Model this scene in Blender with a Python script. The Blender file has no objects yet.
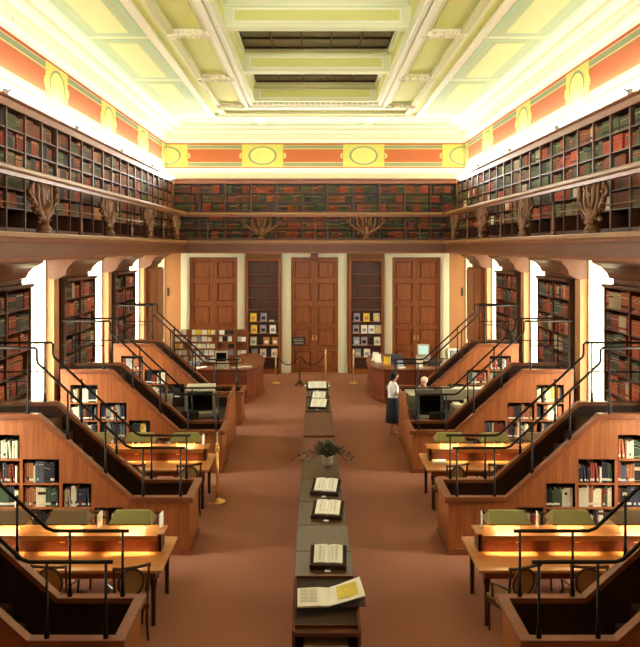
import bpy, bmesh, math, random
from mathutils import Vector, Matrix
from math import sin, cos, pi, radians as R
S = bpy.context.scene
COL = S.collection
random.seed(7)
# ------------------------------------------------------------------ camera, world, exposure
CAMX, CAMZ, FPX = -0.10, 4.90, 780.0
cd = bpy.data.cameras.new('camera'); cam = bpy.data.objects.new('camera', cd); COL.objects.link(cam)
cam.location = (CAMX, 0.0, CAMZ); cam.rotation_euler = (R(90), 0, 0)
cd.sensor_fit = 'VERTICAL'; cd.sensor_height = 36.0; cd.lens = 36.0*FPX/647.0
cd.shift_x = (320-312.5)/647.0; cd.shift_y = (247-323.5)/647.0
cd.clip_start = .05; cd.clip_end = 200
S.camera = cam
S.view_settings.view_transform = 'Standard'; S.view_settings.look = 'None'
S.view_settings.gamma = 1.0; S.view_settings.use_curve_mapping = False
S.view_settings.exposure = EXPOSURE = 0.26
w = bpy.data.worlds.new('sky'); S.world = w; w.use_nodes = True
w.node_tree.nodes['Background'].inputs[0].default_value = (.95, 1.0, 1.0, 1)
w.node_tree.nodes['Background'].inputs[1].default_value = 1.0
try:
    S.cycles.max_bounces = 10; S.cycles.diffuse_bounces = 6; S.cycles.caustics_reflective = False; S.cycles.caustics_refractive = False
except Exception: pass

def area(name, loc, sx, sy, power, col, rot=(0,0,0), spread=180):
    l = bpy.data.lights.new(name, 'AREA'); l.shape = 'RECTANGLE'; l.size = sx; l.size_y = sy
    l.energy = power; l.color = col; l.spread = R(spread)
    o = bpy.data.objects.new(name, l); COL.objects.link(o); o.location = loc; o.rotation_euler = rot
    return o
COVE = (1.0, .97, .86)
# the lamps hidden on top of the gallery bookcases, shining up on frieze and ceiling; the near one is added fill
P_SIDE, P_END, P_FILL = 160, 76, 330
for s in (-1, 1):
    area('cove_or_fill_light', (s*5.62, 19.0, 7.62), .14, 22.6, P_SIDE, COVE, (0, R(180+s*30), 0))
    area('cove_or_fill_light', (s*5.54, 19.0, 7.64), .14, 22.6, P_SIDE*3.8, COVE, (0, R(180+s*62), 0), 95)
area('cove_or_fill_light', (0, 30.54, 7.62), 10.6, .14, P_END, COVE, (R(180+35), 0, 0))
area('cove_or_fill_light', (0, 30.46, 7.64), 10.6, .14, P_END*3.0, COVE, (R(180+64), 0, 0), 95)
area('cove_or_fill_light', (0, .6, 7.64), 10.0, .14, P_FILL, COVE, (R(180-72), 0, 0), 80)  # added fill, out of view above the camera, brightens the coffer faces
# ------------------------------------------------------------------ materials
MATS = {}
def nt(name):
    m = bpy.data.materials.new(name); m.use_nodes = True; MATS[name] = m
    return m, m.node_tree.nodes, m.node_tree.links, m.node_tree.nodes['Principled BSDF']
def srgb(r, g, b):
    f = lambda c: ((c/255+.055)/1.055)**2.4 if c > 10 else c/255/12.92
    return (f(r), f(g), f(b), 1)
def plain(name, c, rough=.6, metal=0.0, emis=0, coat=0, bump=0, bscale=60, var=0):
    m, N, L, b = nt(name); c = srgb(*c)
    b.inputs['Base Color'].default_value = c; b.inputs['Roughness'].default_value = rough
    b.inputs['Metallic'].default_value = metal
    if coat: b.inputs['Coat Weight'].default_value = coat; b.inputs['Coat Roughness'].default_value = .15
    if emis: b.inputs['Emission Color'].default_value = c; b.inputs['Emission Strength'].default_value = emis
    if var or bump:
        tc = N.new('ShaderNodeTexCoord'); n = N.new('ShaderNodeTexNoise'); n.inputs['Scale'].default_value = bscale; n.inputs['Detail'].default_value = 5
        L.new(tc.outputs['Object'], n.inputs['Vector'])
        if var:
            x = N.new('ShaderNodeMix'); x.data_type = 'RGBA'
            x.inputs[6].default_value = tuple(min(1, v*(1-var)) for v in c[:3])+(1,); x.inputs[7].default_value = tuple(min(1, v*(1+var)) for v in c[:3])+(1,)
            L.new(n.outputs['Fac'], x.inputs[0]); L.new(x.outputs[2], b.inputs['Base Color'])
        if bump:
            u = N.new('ShaderNodeBump'); u.inputs['Strength'].default_value = bump; u.inputs['Distance'].default_value = .01
            L.new(n.outputs['Fac'], u.inputs['Height']); L.new(u.outputs['Normal'], b.inputs['Normal'])
    return m
def wood(name, c1, c2, rough=.42, grain=(14, 14, .9), coat=.0, big=1.3):
    m, N, L, b = nt(name)
    tc = N.new('ShaderNodeTexCoord'); mp = N.new('ShaderNodeMapping'); mp.inputs['Scale'].default_value = grain
    n = N.new('ShaderNodeTexNoise'); n.inputs['Scale'].default_value = big; n.inputs['Detail'].default_value = 8; n.inputs['Roughness'].default_value = .65
    n.inputs['Distortion'].default_value = .6
    cr = N.new('ShaderNodeValToRGB'); cr.color_ramp.elements[0].position = .32; cr.color_ramp.elements[1].position = .7
    cr.color_ramp.elements[0].color = srgb(*c1); cr.color_ramp.elements[1].color = srgb(*c2)
    L.new(tc.outputs['Object'], mp.inputs['Vector']); L.new(mp.outputs['Vector'], n.inputs['Vector'])
    L.new(n.outputs['Fac'], cr.inputs['Fac']); L.new(cr.outputs['Color'], b.inputs['Base Color'])
    b.inputs['Roughness'].default_value = rough
    if coat: b.inputs['Coat Weight'].default_value = coat; b.inputs['Coat Roughness'].default_value = .12
    return m
M_wood = wood('cherry_wood', (130, 68, 32), (170, 100, 52))
M_woodh = wood('cherry_wood_long', (112, 52, 28), (150, 78, 44), grain=(.9, 14, 14))
M_door = wood('door_mahogany', (120, 62, 28), (168, 96, 46))
M_fascia = wood('gallery_wood', (90, 50, 26), (114, 66, 38), grain=(.8, .8, 12))
M_cap = wood('cap_wood', (112, 60, 36), (146, 84, 50), grain=(1, 8, 8), rough=.35)
M_nose = wood('pale_rail_wood', (136, 98, 58), (160, 118, 74), grain=(1, 1, 10), rough=.4)
M_case = wood('dark_case_wood', (70, 36, 20), (98, 54, 30), grain=(9, 9, 1))
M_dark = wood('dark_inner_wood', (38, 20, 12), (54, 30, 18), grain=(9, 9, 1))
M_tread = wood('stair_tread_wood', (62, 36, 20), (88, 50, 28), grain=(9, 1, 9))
M_table = wood('table_wood', (168, 106, 56), (196, 132, 74), grain=(1, 14, 14), rough=.38)
M_show = wood('case_top_wood', (66, 48, 28), (84, 62, 38), grain=(9, 1, 9), rough=.30)
M_showside = wood('case_side_wood', (84, 38, 22), (112, 54, 32), grain=(9, 9, 1))
M_deskw = wood('desk_wood', (110, 52, 32), (140, 72, 44), grain=(1, 1, 12))
M_plast = plain('tan_plaster', (178, 126, 84), .85, bump=.05, bscale=40, var=.03)
M_white = plain('white_painted_trim', (240, 238, 214), .5, var=.02)
M_glass = plain('bright_window_pane', (255, 254, 242), .3, emis=12.5)
M_glassd = plain('dimmed_window_pane', (255, 246, 220), .3, emis=4.0)  # dimmer copy of the pane, emission lowered to calm the corner light
M_iron = plain('dark_iron', (38, 30, 24), .38, .7)
M_bronze = plain('bronze_wood_carving', (112, 74, 44), .45, .25, var=.3, bscale=14)
M_brass = plain('polished_brass', (240, 194, 116), .34, .8)
M_brown_br = plain('aged_brass', (120, 84, 50), .35, .8)
M_carpet = plain('carpet', (160, 104, 82), .95, bump=.3, bscale=220, var=.10)
M_ceil = plain('ceiling_cream', (228, 232, 192), .8, var=.015)
M_yel = plain('ceiling_yellow_panel', (218, 220, 134), .8, var=.03, bscale=6)
M_pale = plain('ceiling_pale_yellow', (220, 228, 168), .8, var=.02, bscale=6)
M_mint = plain('ceiling_mint_line', (176, 202, 166), .8)
M_crown = plain('crown_white', (246, 244, 224), .7)
M_crowng = plain('crown_sage_line', (206, 206, 160), .7)
M_orange = plain('frieze_orange', (180, 96, 54), .8, var=.06, bscale=3)
M_sage = plain('frieze_sage_bar', (132, 142, 108), .8)
M_medal = plain('frieze_medallion_yellow', (206, 204, 104), .8, var=.06, bscale=8)
M_oval = plain('medallion_oval', (216, 216, 130), .8, var=.05, bscale=8)
M_redl = plain('frieze_red_line', (176, 74, 34), .8)
M_gold = plain('frieze_gold_line', (206, 198, 130), .7)
M_plasto = plain('plaster_ornament', (232, 226, 196), .75, bump=.6, bscale=30, var=.25)
M_green = plain('lamp_shade_green', (138, 130, 70), .3, .1, var=.1, bscale=10)
M_brshade = plain('lamp_shade_brown', (112, 88, 52), .4, .1)
M_bulb = plain('lamp_tube', (255, 214, 120), .5, emis=14)
M_page = plain('book_page', (252, 250, 240), .8)
M_print = plain('print_grey', (182, 176, 160), .9)
M_yprint = plain('yellow_picture', (232, 208, 96), .9, var=.3, bscale=30)
M_blackp = plain('black_plastic', (26, 24, 24), .45)
M_beige = plain('beige_plastic', (206, 200, 176), .5)
M_grey = plain('grey_metal', (150, 148, 138), .4, .3)
M_screen = plain('dark_screen', (14, 14, 16), .15)
M_lit = plain('pale_blue_screen', (176, 208, 204), .3, emis=.55)
M_cane = plain('woven_cane', (150, 118, 74), .8, bump=.8, bscale=120, var=.2)
M_chair = wood('chair_dark_wood', (50, 28, 16), (72, 42, 24), grain=(6, 6, 1), rough=.3)
M_leaf = plain('leaf_green', (62, 74, 44), .7, var=.35, bscale=20)
M_flower = plain('flower_blue', (132, 120, 150), .8, var=.2)
M_silver = plain('silver', (236, 232, 220), .28, .55)
M_rope = plain('velvet_rope', (62, 30, 24), .9)
M_skin = plain('skin', (206, 150, 118), .6)
M_hair = plain('black_hair', (20, 13, 10), .85)
M_whair = plain('white_hair', (226, 214, 190), .7)
M_blouse = plain('white_blouse', (232, 234, 240), .8, var=.03)
M_skirt = plain('navy_skirt', (34, 36, 54), .85, var=.2)
M_shoe = plain('tan_shoe', (178, 140, 80), .5)
M_sign = plain('sign_black', (34, 28, 24), .5)
M_exit = plain('sign_red', (150, 58, 44), .5)
M_label = plain('pale_text', (206, 190, 160), .7)
PAPER = [plain('paper_'+n, c, .8) for n, c in (('white', (250, 248, 238)), ('cream', (238, 226, 196)), ('yellow', (236, 200, 66)), ('lilac', (166, 148, 168)), ('blue', (150, 160, 178)), ('orange', (206, 134, 74)), ('black', (40, 34, 32)), ('grey', (196, 188, 170)))]
def book_material():
    m, N, L, b = nt('book_cloth')
    a = N.new('ShaderNodeAttribute'); a.attribute_name = 'col'
    n = N.new('ShaderNodeTexNoise'); n.inputs['Scale'].default_value = 25
    tc = N.new('ShaderNodeTexCoord'); L.new(tc.outputs['Object'], n.inputs['Vector'])
    x = N.new('ShaderNodeMix'); x.data_type = 'RGBA'; x.blend_type = 'MULTIPLY'; x.inputs[0].default_value = .35
    L.new(a.outputs['Color'], x.inputs[6]); L.new(n.outputs['Fac'], x.inputs[7]); L.new(x.outputs[2], b.inputs['Base Color'])
    b.inputs['Roughness'].default_value = .6; b.inputs['Specular IOR Level'].default_value = .2
    return m
M_book = book_material()
def skylight_material():
    m, N, L, b = nt('leaded_skylight')
    tc = N.new('ShaderNodeTexCoord'); mp = N.new('ShaderNodeMapping'); mp.inputs['Scale'].default_value = (1, 1, 1)
    br = N.new('ShaderNodeTexBrick'); br.inputs['Scale'].default_value = 3.2
    br.inputs['Color1'].default_value = srgb(126, 106, 66); br.inputs['Color2'].default_value = srgb(96, 78, 50); br.inputs['Mortar'].default_value = srgb(44, 34, 24)
    br.inputs['Mortar Size'].default_value = .03
    L.new(tc.outputs['Object'], mp.inputs['Vector']); L.new(mp.outputs['Vector'], br.inputs['Vector']); L.new(br.outputs['Color'], b.inputs['Base Color'])
    b.inputs['Roughness'].default_value = .35
    return m
M_sky = skylight_material()

# ------------------------------------------------------------------ mesh helpers
class MB:
    def __init__(s): s.v = []; s.f = []; s.m = []; s.c = []; s.mats = []
    def _mi(s, mat):
        if mat is None: return 0
        if mat not in s.mats: s.mats.append(mat)
        return s.mats.index(mat)
    def add(s, vs, fs, mat=None, cols=None):
        o = len(s.v); s.v += [tuple(v) for v in vs]; mi = s._mi(mat)
        for i, f in enumerate(fs):
            s.f.append(tuple(o+k for k in f)); s.m.append(mi); s.c.append(cols[i] if cols else None)
        return s
    def box(s, x0, x1, y0, y1, z0, z1, mat=None):
        if x0 > x1: x0, x1 = x1, x0
        if y0 > y1: y0, y1 = y1, y0
        v = [(x, y, z) for x in (x0, x1) for y in (y0, y1) for z in (z0, z1)]
        return s.add(v, [(0, 1, 3, 2), (4, 6, 7, 5), (0, 4, 5, 1), (2, 3, 7, 6), (0, 2, 6, 4), (1, 5, 7, 3)], mat)
    def prism(s, poly, axis, a, b, mat=None):
        # poly in the two other axes: axis 'x' -> (y,z); 'y' -> (x,z); 'z' -> (x,y)
        def P(p, t): return {'x': (t, p[0], p[1]), 'y': (p[0], t, p[1]), 'z': (p[0], p[1], t)}[axis]
        n = len(poly); v = [P(p, a) for p in poly]+[P(p, b) for p in poly]
        f = [tuple(range(n)), tuple(range(2*n-1, n-1, -1))]+[(i, (i+1) % n, n+(i+1) % n, n+i) for i in range(n)]
        return s.add(v, f, mat)
    def tube(s, pts, r, n=8, mat=None, closed=False):
        pts = [Vector(p) for p in pts]; k = len(pts); rr = r if isinstance(r, (list, tuple)) else [r]*k
        rings = []
        prev = None
        for i, p in enumerate(pts):
            if closed: t = pts[(i+1) % k]-pts[i-1]
            else: t = (pts[min(i+1, k-1)]-pts[max(i-1, 0)])
            t.normalize()
            if prev is None:
                a = Vector((0, 0, 1)) if abs(t.z) < .9 else Vector((1, 0, 0))
                u = t.cross(a).normalized()
            else:
                u = (prev-t*prev.dot(t)).normalized()
            prev = u; w_ = t.cross(u)
            rings.append([p+(u*cos(2*pi*j/n)+w_*sin(2*pi*j/n))*rr[i] for j in range(n)])
        v = [q for g in rings for q in g]; f = []
        for i in range(k if closed else k-1):
            a, b = i*n, ((i+1) % k)*n
            for j in range(n): f.append((a+j, a+(j+1) % n, b+(j+1) % n, b+j))
        if not closed: f += [tuple(range(n)), tuple(range((k-1)*n, k*n))]
        return s.add(v, f, mat)
    def lathe(s, prof, cx, cy, cz=0, n=16, mat=None, sx=1, sy=1):
        v = [(cx+r*cos(2*pi*j/n)*sx, cy+r*sin(2*pi*j/n)*sy, cz+z) for r, z in prof for j in range(n)]; f = []
        for i in range(len(prof)-1):
            for j in range(n): f.append((i*n+j, i*n+(j+1) % n, (i+1)*n+(j+1) % n, (i+1)*n+j))
        f += [tuple(range(n)), tuple(range((len(prof)-1)*n, len(prof)*n))]
        return s.add(v, f, mat)
    def ball(s, c, rx, ry=None, rz=None, n=8, k=6, mat=None):
        ry = ry or rx; rz = rz or rx
        pr = [(sin(pi*i/k)+(1e-3 if i in (0, k) else 0), -cos(pi*i/k)) for i in range(k+1)]
        v = [(c[0]+r*cos(2*pi*j/n)*rx, c[1]+r*sin(2*pi*j/n)*ry, c[2]+z*rz) for r, z in pr for j in range(n)]; f = []
        for i in range(k):
            for j in range(n): f.append((i*n+j, i*n+(j+1) % n, (i+1)*n+(j+1) % n, (i+1)*n+j))
        return s.add(v, f, mat)
    def rot(s, ang, axis='Z', about=(0, 0, 0), start=0):
        m = Matrix.Translation(about) @ Matrix.Rotation(ang, 4, axis) @ Matrix.Translation(-Vector(about))
        for i in range(start, len(s.v)): s.v[i] = tuple(m @ Vector(s.v[i]))
        return s
    def build(s, name, mat=None, parent=None, smooth=False, bevel=0, world=True):
        off = Vector((0, 0, 0))
        if parent is not None and world:
            p = parent
            while p is not None: off += p.location; p = p.parent
        me = bpy.data.meshes.new(name)
        me.from_pydata([(v[0]-off.x, v[1]-off.y, v[2]-off.z) for v in s.v], [], s.f)
        mats = ([mat] if mat and not s.mats else []) or s.mats or [mat]
        for m in mats: me.materials.append(m)
        if len(mats) > 1: me.polygons.foreach_set('material_index', s.m)
        if any(c for c in s.c):
            at = me.color_attributes.new('col', 'FLOAT_COLOR', 'CORNER'); i = 0
            for fi, f in enumerate(s.f):
                c = s.c[fi] or (.5, .5, .5, 1)
                for _ in f: at.data[i].color = c; i += 1
        bm = bmesh.new(); bm.from_mesh(me); bmesh.ops.recalc_face_normals(bm, faces=bm.faces)
        bm.to_mesh(me); bm.free()
        if smooth: me.polygons.foreach_set('use_smooth', [True]*len(me.polygons))
        o = bpy.data.objects.new(name, me); COL.objects.link(o)
        if parent is not None: o.parent = parent
        if bevel:
            b = o.modifiers.new('bevel', 'BEVEL'); b.width = bevel; b.segments = 2; b.limit_method = 'ANGLE'
        return o
def thing(name, loc, label, cat, group=None, rz=0, kind=None):
    o = bpy.data.objects.new(name, None); COL.objects.link(o); o.location = loc; o.rotation_euler = (0, 0, rz)
    o.empty_display_size = .1
    return tag(o, label, cat, group, kind)
def tag(o, label=None, cat=None, group=None, kind=None):
    if label: o['label'] = label
    if cat: o['category'] = cat
    if group: o['group'] = group
    if kind: o['kind'] = kind
    return o
def kids(o): return [c for c in bpy.data.objects if c.parent == o]
def dup(root, loc, rz=None, label=None, group=None):
    r = root.copy(); COL.objects.link(r); r.location = loc
    if rz is not None: r.rotation_euler = (0, 0, rz)
    if label: r['label'] = label
    if group: r['group'] = group
    for ch in list(root.children):
        c = ch.copy(); COL.objects.link(c); c.parent = r
        for g in list(ch.children):
            d = g.copy(); COL.objects.link(d); d.parent = c
    return r
def struct(o, label, cat='wall'): return tag(o, label, cat, None, 'structure')
# ------------------------------------------------------------------ the room
W, YE, YN = 5.9, 30.4, -2.5        # half width, far wall, near wall
ZC = 9.6                            # ceiling
P = [7.9, 12.4, 16.9, 21.4, 25.9]   # pier fronts along the side walls
SIDE = {-1: 'left', 1: 'right'}
struct(MB().box(-6.8, 6.8, YN-.3, 31.2, -.2, 0).build('floor', M_carpet), 'reddish brown carpeted floor of the reading room', 'floor')
MB_ = MB().box(-6.8, 6.8, YN-.3, YN, 0, 9.7)
struct(MB_.build('wall_near', M_plast), 'plain plaster wall at the near end of the room')
# side walls: solid piers of wall between the tall window openings
for s in (-1, 1):
    m = MB()
    ys = [YN]+[y for p in P for y in (p+2.9, p+4.5)]
    for i in range(0, len(ys), 2):
        a = ys[i]; b = ys[i+1] if i+1 < len(ys) else YE
        if b-a > .01: m.box(s*W, s*6.65, a, b, 0, 4.69)
    for p in P: m.box(s*W, s*6.65, p+2.9, p+4.5, 0, .5)
    m.box(s*W, s*6.65, YN, 31.2, 4.69, 9.7)
    wl = m.build('wall_'+SIDE[s], M_plast)
    struct(wl, '%s side wall of tan plaster with tall window openings' % SIDE[s])
    for p in P[1:]:
        c = MB().box(s*5.7, s*5.899, p, p+.33, 0, 4.2)
        c.build('pier', M_plast, wl)
        c = MB().prism([(s*5.899, 4.2), (s*5.63, 4.2), (s*5.45, 4.3), (s*5.42, 4.42), (s*5.28, 4.58), (s*5.06, 4.64), (s*5.06, 4.685), (s*5.899, 4.685)], 'y', p-.02, p+.42)
        c.build('pier_capital', M_fascia, wl)  # darker than the pier: soffit shade put into its colour
    # windows
    for k, p in enumerate(P):
        n = k+1+(0 if s < 0 else len(P))
        a, b = p+2.9, p+4.5
        m = MB().box(s*(W-.03), s*6.6, b-.06, b, .5, 4.685)          # far jamb
        m.box(s*(W-.03), s*6.6, a, a+.06, .5, 4.685).box(s*W, s*6.6, a+.06, b-.06, 4.60, 4.685)
        for q in (.16, .34): m.box(s*(W+q), s*(W+q+.05), b-.08, b-.06, .5, 4.6)
        wn = m.build('window_%d' % n, M_white)
        struct(wn, 'tall white-framed window in the %s side wall' % SIDE[s], 'window')
        MB().box(s*6.6, s*6.62, a, b, .5, 4.685).build('window_pane', M_glassd if k == 4 else M_glass, wn)
        m = MB().box(s*6.54, s*6.6, a+.06, a+.12, .55, 4.6).box(s*6.54, s*6.6, b-.12, b-.06, .55, 4.6)
        for z in (.55, 1.9, 3.2, 4.54): m.box(s*6.54, s*6.6, a+.12, b-.12, z, z+.06)
        m.box(s*6.54, s*6.6, (a+b)/2-.03, (a+b)/2+.03, .61, 4.54)
        m.build('window_frame', M_white, wn)
        MB().box(s*(W-.06), s*6.6, a, b, .46, .5).build('window_sill', M_white, wn)
    # crown over each bookcase run
    for k, p in enumerate(P[1:]):
        c = MB().prism([(s*5.9, 4.18), (s*5.79, 4.18), (s*5.79, 4.27), (s*5.71, 4.29), (s*5.66, 4.40), (s*5.56, 4.50), (s*5.42, 4.57), (s*5.37, 4.60), (s*5.37, 4.685), (s*5.9, 4.685)], 'y', p+.42, p+2.88)
        c.build('crown_moulding', M_fascia, wl)
# lower far wall with three door openings
DOORS = [(-5.22, -2.73, -4.95, -2.98), (-1.30, 1.25, -.99, .95), (2.70, 5.22, 2.96, 4.95)]
m = MB(); xs = [-6.65]+[v for d in DOORS for v in (d[2], d[3])]+[6.65]
for i in range(0, 8, 2): m.box(xs[i], xs[i+1], YE, 31.2, 0, 4.69)
for d in DOORS: m.box(d[2], d[3], YE, 31.2, 4.50, 4.69)
m.box(-6.65, 6.65, YE, 31.2, 4.69, 5.128); m.box(-6.65, 6.65, 30.8, 31.2, 5.128, 9.7)
wb = m.build('wall_back', M_plast); struct(wb, 'far end wall with three tall double doors')
for k, d in enumerate(DOORS):
    nm = ('left', 'centre', 'right')[k]
    dr = thing('door_%d' % (k+1), ((d[0]+d[1])/2, YE, 0), 'tall panelled double door at the %s of the far wall' % nm, 'door', kind='structure')
    m = MB()
    for a, b in ((d[0], d[2]), (d[3], d[1])):
        m.box(a, b, YE-.05, YE-.001, 0, 4.68); m.box(a+.03, b-.03, YE-.075, YE-.05, 0, 4.6)
        m.box(a-.01, b+.01, YE-.085, YE-.001, 0, .3)
    m.box(d[2], d[3], YE-.05, YE-.001, 4.5, 4.68); m.box(d[0], d[1], YE-.09, YE-.001, 4.66, 4.685)
    m.box(d[2], d[2]+.05, YE, YE+.28, 0, 4.5).box(d[3]-.05, d[3], YE, YE+.28, 0, 4.5)
    m.build('door_casing', M_white, dr)
    MB().box(d[2]+.05, d[3]-.05, YE+.22, YE+.28, 0, 4.5).build('door_light_block', M_dark, dr)  # added board behind the leaves, blocks sky light through their gaps
    lw = (d[3]-d[2]-.1)/2
    for j in range(2):
        x0 = d[2]+.05+j*lw+.004; x1 = x0+lw-.008
        m = MB().box(x0, x1, YE+.17, YE+.21, .01, 4.49)
        st = .13
        m.box(x0, x0+st, YE+.10, YE+.17, .01, 4.49).box(x1-st, x1, YE+.10, YE+.17, .01, 4.49)
        rails = [.01, .86, 1.72, 2.62, 3.52, 4.36]
        for z in rails: m.box(x0+st, x1-st, YE+.10, YE+.17, z, z+.13)
        for a, b in zip(rails[:-1], rails[1:]):       # raised field with bevelled border
            X0, X1, Z0, Z1 = x0+st, x1-st, a+.13, b
            i = .07
            v = [(X0, YE+.165, Z0), (X1, YE+.165, Z0), (X1, YE+.165, Z1), (X0, YE+.165, Z1),
                 (X0+i, YE+.125, Z0+i), (X1-i, YE+.125, Z0+i), (X1-i, YE+.125, Z1-i), (X0+i, YE+.125, Z1-i)]
            m.add(v, [(0, 1, 5, 4), (1, 2, 6, 5), (2, 3, 7, 6), (3, 0, 4, 7), (4, 5, 6, 7)])
            for q in ((X0, X1, Z1-.035, Z1), (X0, X1, Z0, Z0+.035)): m.box(q[0], q[1], YE+.085, YE+.13, q[2], q[3])
        lf = m.build('door_leaf', M_door, dr)
        kx = x1-.06 if j == 0 else x0+.06
        m = MB().ball((kx, YE+.055, 1.35), .03).tube([(kx, YE+.10, 1.35), (kx, YE+.06, 1.35)], .012)
        m.box(kx-.02, kx+.02, YE+.092, YE+.10, 1.25, 1.45)
        m.build('door_handle', M_brass, lf)
        xc = (x0+x1)/2
        MB().box(xc-.3, xc+.3, YE-.03, YE+.1, 4.46, 4.5 if k != 1 else 4.5).build('door_closer', M_bronze, dr)
struct(MB().box(-.99, .95, YE-.1, YE+.3, 0, .008).build('trim_1', M_table), 'pale threshold board under the centre door', 'trim')
# baseboard of far wall between casings is hidden by bookcases; plain strips at both corners
m = MB().box(-5.89, -5.24, YE-.03, YE-.001, 0, .22).box(5.24, 5.89, YE-.03, YE-.001, 0, .22)
struct(m.build('baseboard_back', M_woodh), 'low wooden baseboard in the far corners', 'baseboard')

# ------------------------------------------------------------------ frieze, crown and ceiling
def sweep(prof, name, mats, parent=None):
    # prof: list of (offset from wall, z, material of the segment that follows)
    m = MB(); n = len(prof); v = []
    for p_, z, _ in prof:
        v += [(-W+p_, YN+p_, z), (W-p_, YN+p_, z), (W-p_, 30.8-p_, z), (-W+p_, 30.8-p_, z)]
    for i in range(n-1):
        fs = [(i*4+j, i*4+(j+1) % 4, (i+1)*4+(j+1) % 4, (i+1)*4+j) for j in range(4)]
        m.f += fs; mi = m._mi(prof[i][2]); m.m += [mi]*4; m.c += [None]*4
    m.v = v
    return m.build(name, None, parent)
fr = sweep([(.010, 7.40, M_crown), (.012, 8.02, M_redl), (.012, 8.07, M_gold), (.012, 8.10, M_sage), (.012, 8.22, M_gold), (.012, 8.25, M_orange), (.012, 8.76, M_gold), (.012, 8.79, M_sage), (.012, 8.91, M_gold), (.012, 8.93, M_redl), (.012, 9.0, M_redl), (.0, 9.0, M_redl)], 'trim_2', None)
struct(fr, 'painted orange frieze with sage bars and yellow medallions', 'frieze')
def medallion(c, wid, axis, s=1, half=0):
    # square yellow field with an oval ring; axis 'x': on the end wall at x=c; 'y': on a side wall (sign s)
    m = MB()
    def pt(u, z, d): return (c+u, 30.8-.012-d, z) if axis == 'x' else (s*(W-.012-d), c+u, z)
    lo, hi = (-wid/2, wid/2)
    if half < 0: lo = 0
    if half > 0: hi = 0
    def slab(u0, u1, z0, z1, d0, d1, mt):
        v = [pt(u, z, d) for u in (u0, u1) for z in (z0, z1) for d in (d0, d1)]
        m.add(v, [(0, 1, 3, 2), (4, 6, 7, 5), (0, 4, 5, 1), (2, 3, 7, 6), (0, 2, 6, 4), (1, 5, 7, 3)], mt)
    slab(lo, hi, 8.06, 8.95, 0, .012, M_medal)
    o = m.build('medallion', None, fr)
    m = MB(); n = 40
    a0, a1 = (0, 2*pi) if not half else ((-pi/2, pi/2) if half < 0 else (pi/2, 3*pi/2))
    for ra, rb, mt, d in ((.30, .345, M_sage, .02), (.0, .30, M_oval, .016), (.345, .36, M_gold, .018)):
        v = []
        for k in range(n+1):
            t = a0+(a1-a0)*k/n
            v += [pt(cos(t)*ra*wid, 8.505+sin(t)*ra/.345*.37, d), pt(cos(t)*rb*wid, 8.505+sin(t)*rb/.345*.37, d)]
        m.add(v, [(2*k, 2*k+1, 2*k+3, 2*k+2) for k in range(n)], mt)
    m.build('oval_ring', None, o)
    # small bracket ornaments at the ends of the orange panels
    m = MB()
    for q in (-1, 1):
        if (half < 0 and q < 0) or (half > 0 and q > 0): continue
        for dz in (-.07, 0, .07):
            p = pt(q*(wid/2+.05+(.03 if dz == 0 else 0)), 8.505+dz, .01)
            m.ball(p, .05 if axis == 'x' else .012, .012 if axis == 'x' else .05, .04, mat=M_gold)
    if m.v: m.build('painted_ornament', None, o)
for c in (-2.07, 1.92): medallion(c, 1.62, 'x')
medallion(-5.88, 1.7, 'x', half=-1); medallion(5.88, 1.7, 'x', half=1)
for s in (-1, 1):
    for p in P: medallion(p+.75, 1.5, 'y', s)
    medallion(30.75, 1.5, 'y', s, half=1)
cr = sweep([(.0, 9.0, M_crown), (.06, 9.0, M_crown), (.06, 9.06, M_crown), (.13, 9.12, M_crown), (.13, 9.2, M_crown), (.22, 9.22, M_crown), (.24, 9.30, M_crowng), (.30, 9.33, M_crown), (.40, 9.36, M_crown), (.46, 9.46, M_crowng), (.52, 9.50, M_crown), (.62, 9.53, M_crown), (.70, 9.60, M_crown), (.70, 9.62, M_crown)], 'trim_3', None)
struct(cr, 'white crown moulding with dentils around the ceiling', 'moulding')
m = MB()
for i in range(78):
    x = -5.72+i*.148
    m.box(x, x+.075, 30.8-.215, 30.8-.12, 9.12, 9.2)
m.build('dentil_row', M_crown, cr)
for s in (-1, 1):
    m = MB()
    for i in range(150):
        y = 8.2+i*.15; m.box(s*(W-.215), s*(W-.12), y, y+.075, 9.12, 9.2)
    m.build('dentil_row', M_crown, cr)
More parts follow.
